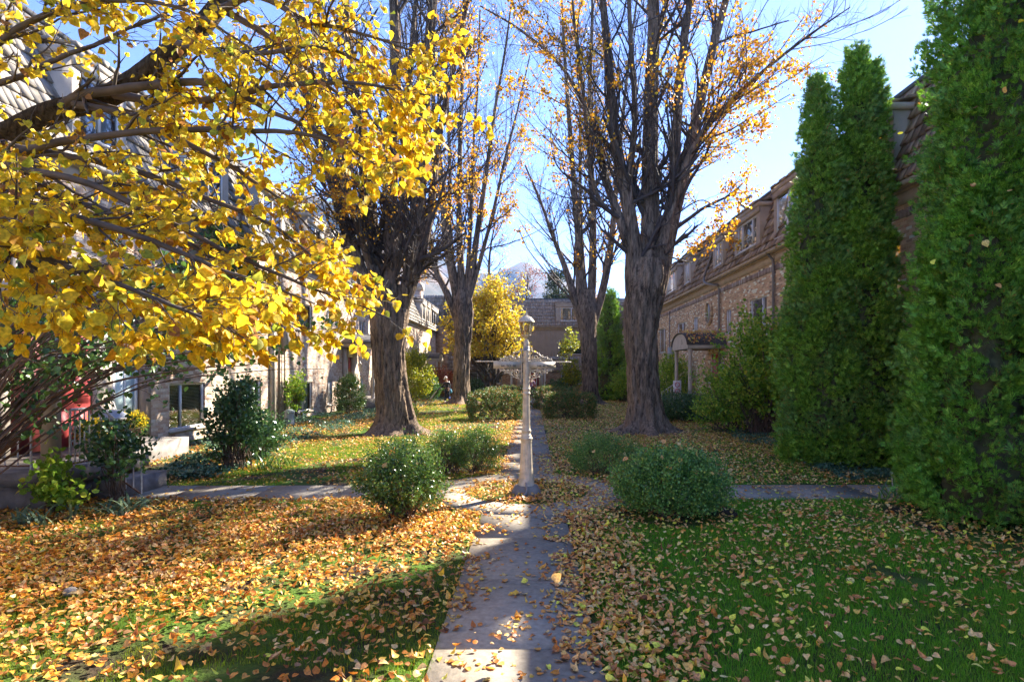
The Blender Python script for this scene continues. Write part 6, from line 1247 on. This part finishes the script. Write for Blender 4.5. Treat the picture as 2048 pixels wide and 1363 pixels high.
    for s, sg in (('l', -1), ('r', 1)):
        mb = MB(); an = np.array(P(s + 'ankle')); mb.tubes(np.array([w(an + [0, -.06, -.035]), w(an + [0, .02, -.03]), w(an + [0, .12, -.045]), w(an + [0, .2, -.055])]), np.array([.042, .055, .05, .03]), 10, True); mb.build('shoe', MT['black'], b, True)
    if hat is not None:
        ax = np.array(w(hd + u)) - np.array(w(hd)); mb = MB(); mb.lathe([(.108, .02), (.112, .05), (.095, .10), (.05, .135), (.0, .14)], w(hd), 16, axis=ax); br0 = w(hd + f * .09 + u * .03); mb.tubes(np.array([br0, w(hd + f * .20 + u * .015)]), np.array([.055, .05]), 10, True); mb.build('cap', hat, b, True)
    if hair is not None:
        ax = np.array(w(hd + u)) - np.array(w(hd)); mb = MB(); mb.lathe([(.095, -.06), (.108, .0), (.108, .05), (.085, .11), (.0, .135)], w(hd - f * .015), 16, axis=ax); mb.build('hair', hair, b, True)
    return t, b, w
darkc = mat('dark_work_clothes', (.018, .02, .026), .9, noise=.3, nscale=20)
t1, b1, w1 = build_person(-5.62, 40.3, R_(152), 'person in dark clothes and white cap holding a leaf blower beside the second left trunk', .2, {'l': ((-.27, .02, 1.12), (-.27, .2, .93)), 'r': ((.30, .12, 1.08), (.34, .36, .95))}, darkc, darkc, hat=CAPW)
mb = MB(); q = [w1(p) for p in ((-.12, -.19, 1.02), (.12, -.19, 1.02), (.12, -.09, 1.02), (-.12, -.09, 1.02), (-.10, -.10, 1.42), (.10, -.10, 1.42), (.10, -.0, 1.42), (-.10, -.0, 1.42))]; mb.hexa(q); pass
bp_ = mb.build('backpack_blower', MT['white']); tag(bp_, 'white-grey blower unit on the back of the groundskeeper', 'leaf blower')
bw = thing('leaf_blower_tube', 'dark hose and long grey tube of the leaf blower held by the groundskeeper', 'leaf blower tube', (-5.9, 40.0, .9))
mb = MB(); P0 = [w1(p) for p in ((.15, -.12, 1.1), (.3, .1, 1.05), (.36, .38, .95), (.42, .62, .78))]; mb.tubes(curve(P0, 10), np.full(10, .05), 8, True); mb.build('hose', MT['black'], bw, True)
mb = MB(); mb.tubes(np.array([w1((.42, .62, .78)), w1((.52, 1.0, .38)), w1((.55, 1.12, .25))]), np.array([.05, .05, .06]), 10, True); mb.build('tube', MT['greybox'], bw, True)
mb = MB(); c = w1((-.02, -.26, .78)); mb.lathe([(0, -.19), (.13, -.16), (.17, -.05), (.11, .1), (.03, .17), (.0, .18)], c, 12); tag(mb.build('shoulder_bag', mat('teal_cloth', (.02, .17, .27), .8), None, True), 'teal bag hanging at the hip of the groundskeeper', 'bag')
bk = thing('blue_bin', 'bright blue plastic bin on the grass left of the second left trunk', 'bin', (-5.22, 39.6, 0))
mb = MB(); mb.lathe([(0, 0), (.15, .0), (.19, .33), (.205, .34), (.205, .37), (.18, .37), (.14, .04), (0, .035)], (-5.22, 39.6, 0), 18); mb.build('tub', mat('blue_plastic', (.01, .08, .62), .4), bk, True)
plaid = mat('plaid_lilac', (.30, .26, .42), .9, col2=(.34, .08, .07), nscale=7)
build_person(.02, 46.5, R_(0), 'person in lilac plaid shirt walking away on the path behind the lamp post', .02, {'l': ((-.27, -.04, 1.15), (-.26, .06, .92)), 'r': ((.27, .0, 1.15), (.27, .1, .92))}, plaid, mat('plum_trousers', (.07, .03, .05), .9), hair=mat('brown_hair', (.04, .025, .015), .8))

# ---------------------------------------------------------------- mountains and the air before them
def mountains():
    xs = np.linspace(-3200, 3200, 260); ys = np.linspace(600, 3100, 150); X, Y = np.meshgrid(xs, ys); n1 = Noise(3, .002, 30); n2 = Noise(4, .007, 30); n3 = Noise(5, .02, 30); p = np.stack([X, Y], -1)
    def ridge(pts, Yc, half):
        px = np.array([a for a, b in pts]); py = np.array([b for a, b in pts]); xx = CX + X / Yc * FPX; hh = (CY - np.interp(xx, px, py)) * Yc / FPX; return hh * np.clip(1 - np.abs(Y - Yc) / half, 0, 1) ** .8
    a = ridge([(-2500, 500), (-400, 330), (300, 380), (700, 420), (835, 508), (900, 560), (960, 640), (1100, 735), (3000, 760)], 1250, 600)
    b = ridge([(-2500, 700), (400, 560), (860, 520), (960, 560), (1040, 517), (1100, 545), (1180, 575), (1260, 640), (1500, 690), (1900, 730), (3500, 742)], 2400, 650)
    z = np.maximum(a * (1 + .10 * n2(p) + .06 * n3(p)), b * (1 + .08 * n1(p) + .06 * n2(p))); z = np.maximum(z, 0) - 3
    idx = np.arange(X.size).reshape(X.shape); mb = MB(); mb.add(np.stack([X, Y, z], -1), np.stack([idx[:-1, :-1], idx[:-1, 1:], idx[1:, 1:], idx[1:, :-1]], -1).reshape(-1, 4))
    m = mat('mountain_scrub', (.15, .095, .06), .95, col2=(.035, .04, .025), nscale=.012, noise=.1); tag(mb.build('mountains', m, None, True), kind='structure')
mountains()
HZ = bpy.data.materials.new('haze'); HZ.use_nodes = True; n = HZ.node_tree.nodes; n.remove(n['Principled BSDF']); pv = n.new('ShaderNodeVolumePrincipled')
pv.inputs['Color'].default_value = (.36, .58, 1, 1); pv.inputs['Density'].default_value = .00012; pv.inputs['Anisotropy'].default_value = .2; HZ.node_tree.links.new(pv.outputs[0], n['Material Output'].inputs['Volume'])
mb = MB(); mb.box(-3600, 3600, -3600, 3600, -4.5, 560); hz = mb.build('haze', HZ); tag(hz, 'thin blue autumn haze filling the valley', 'haze', kind='stuff')
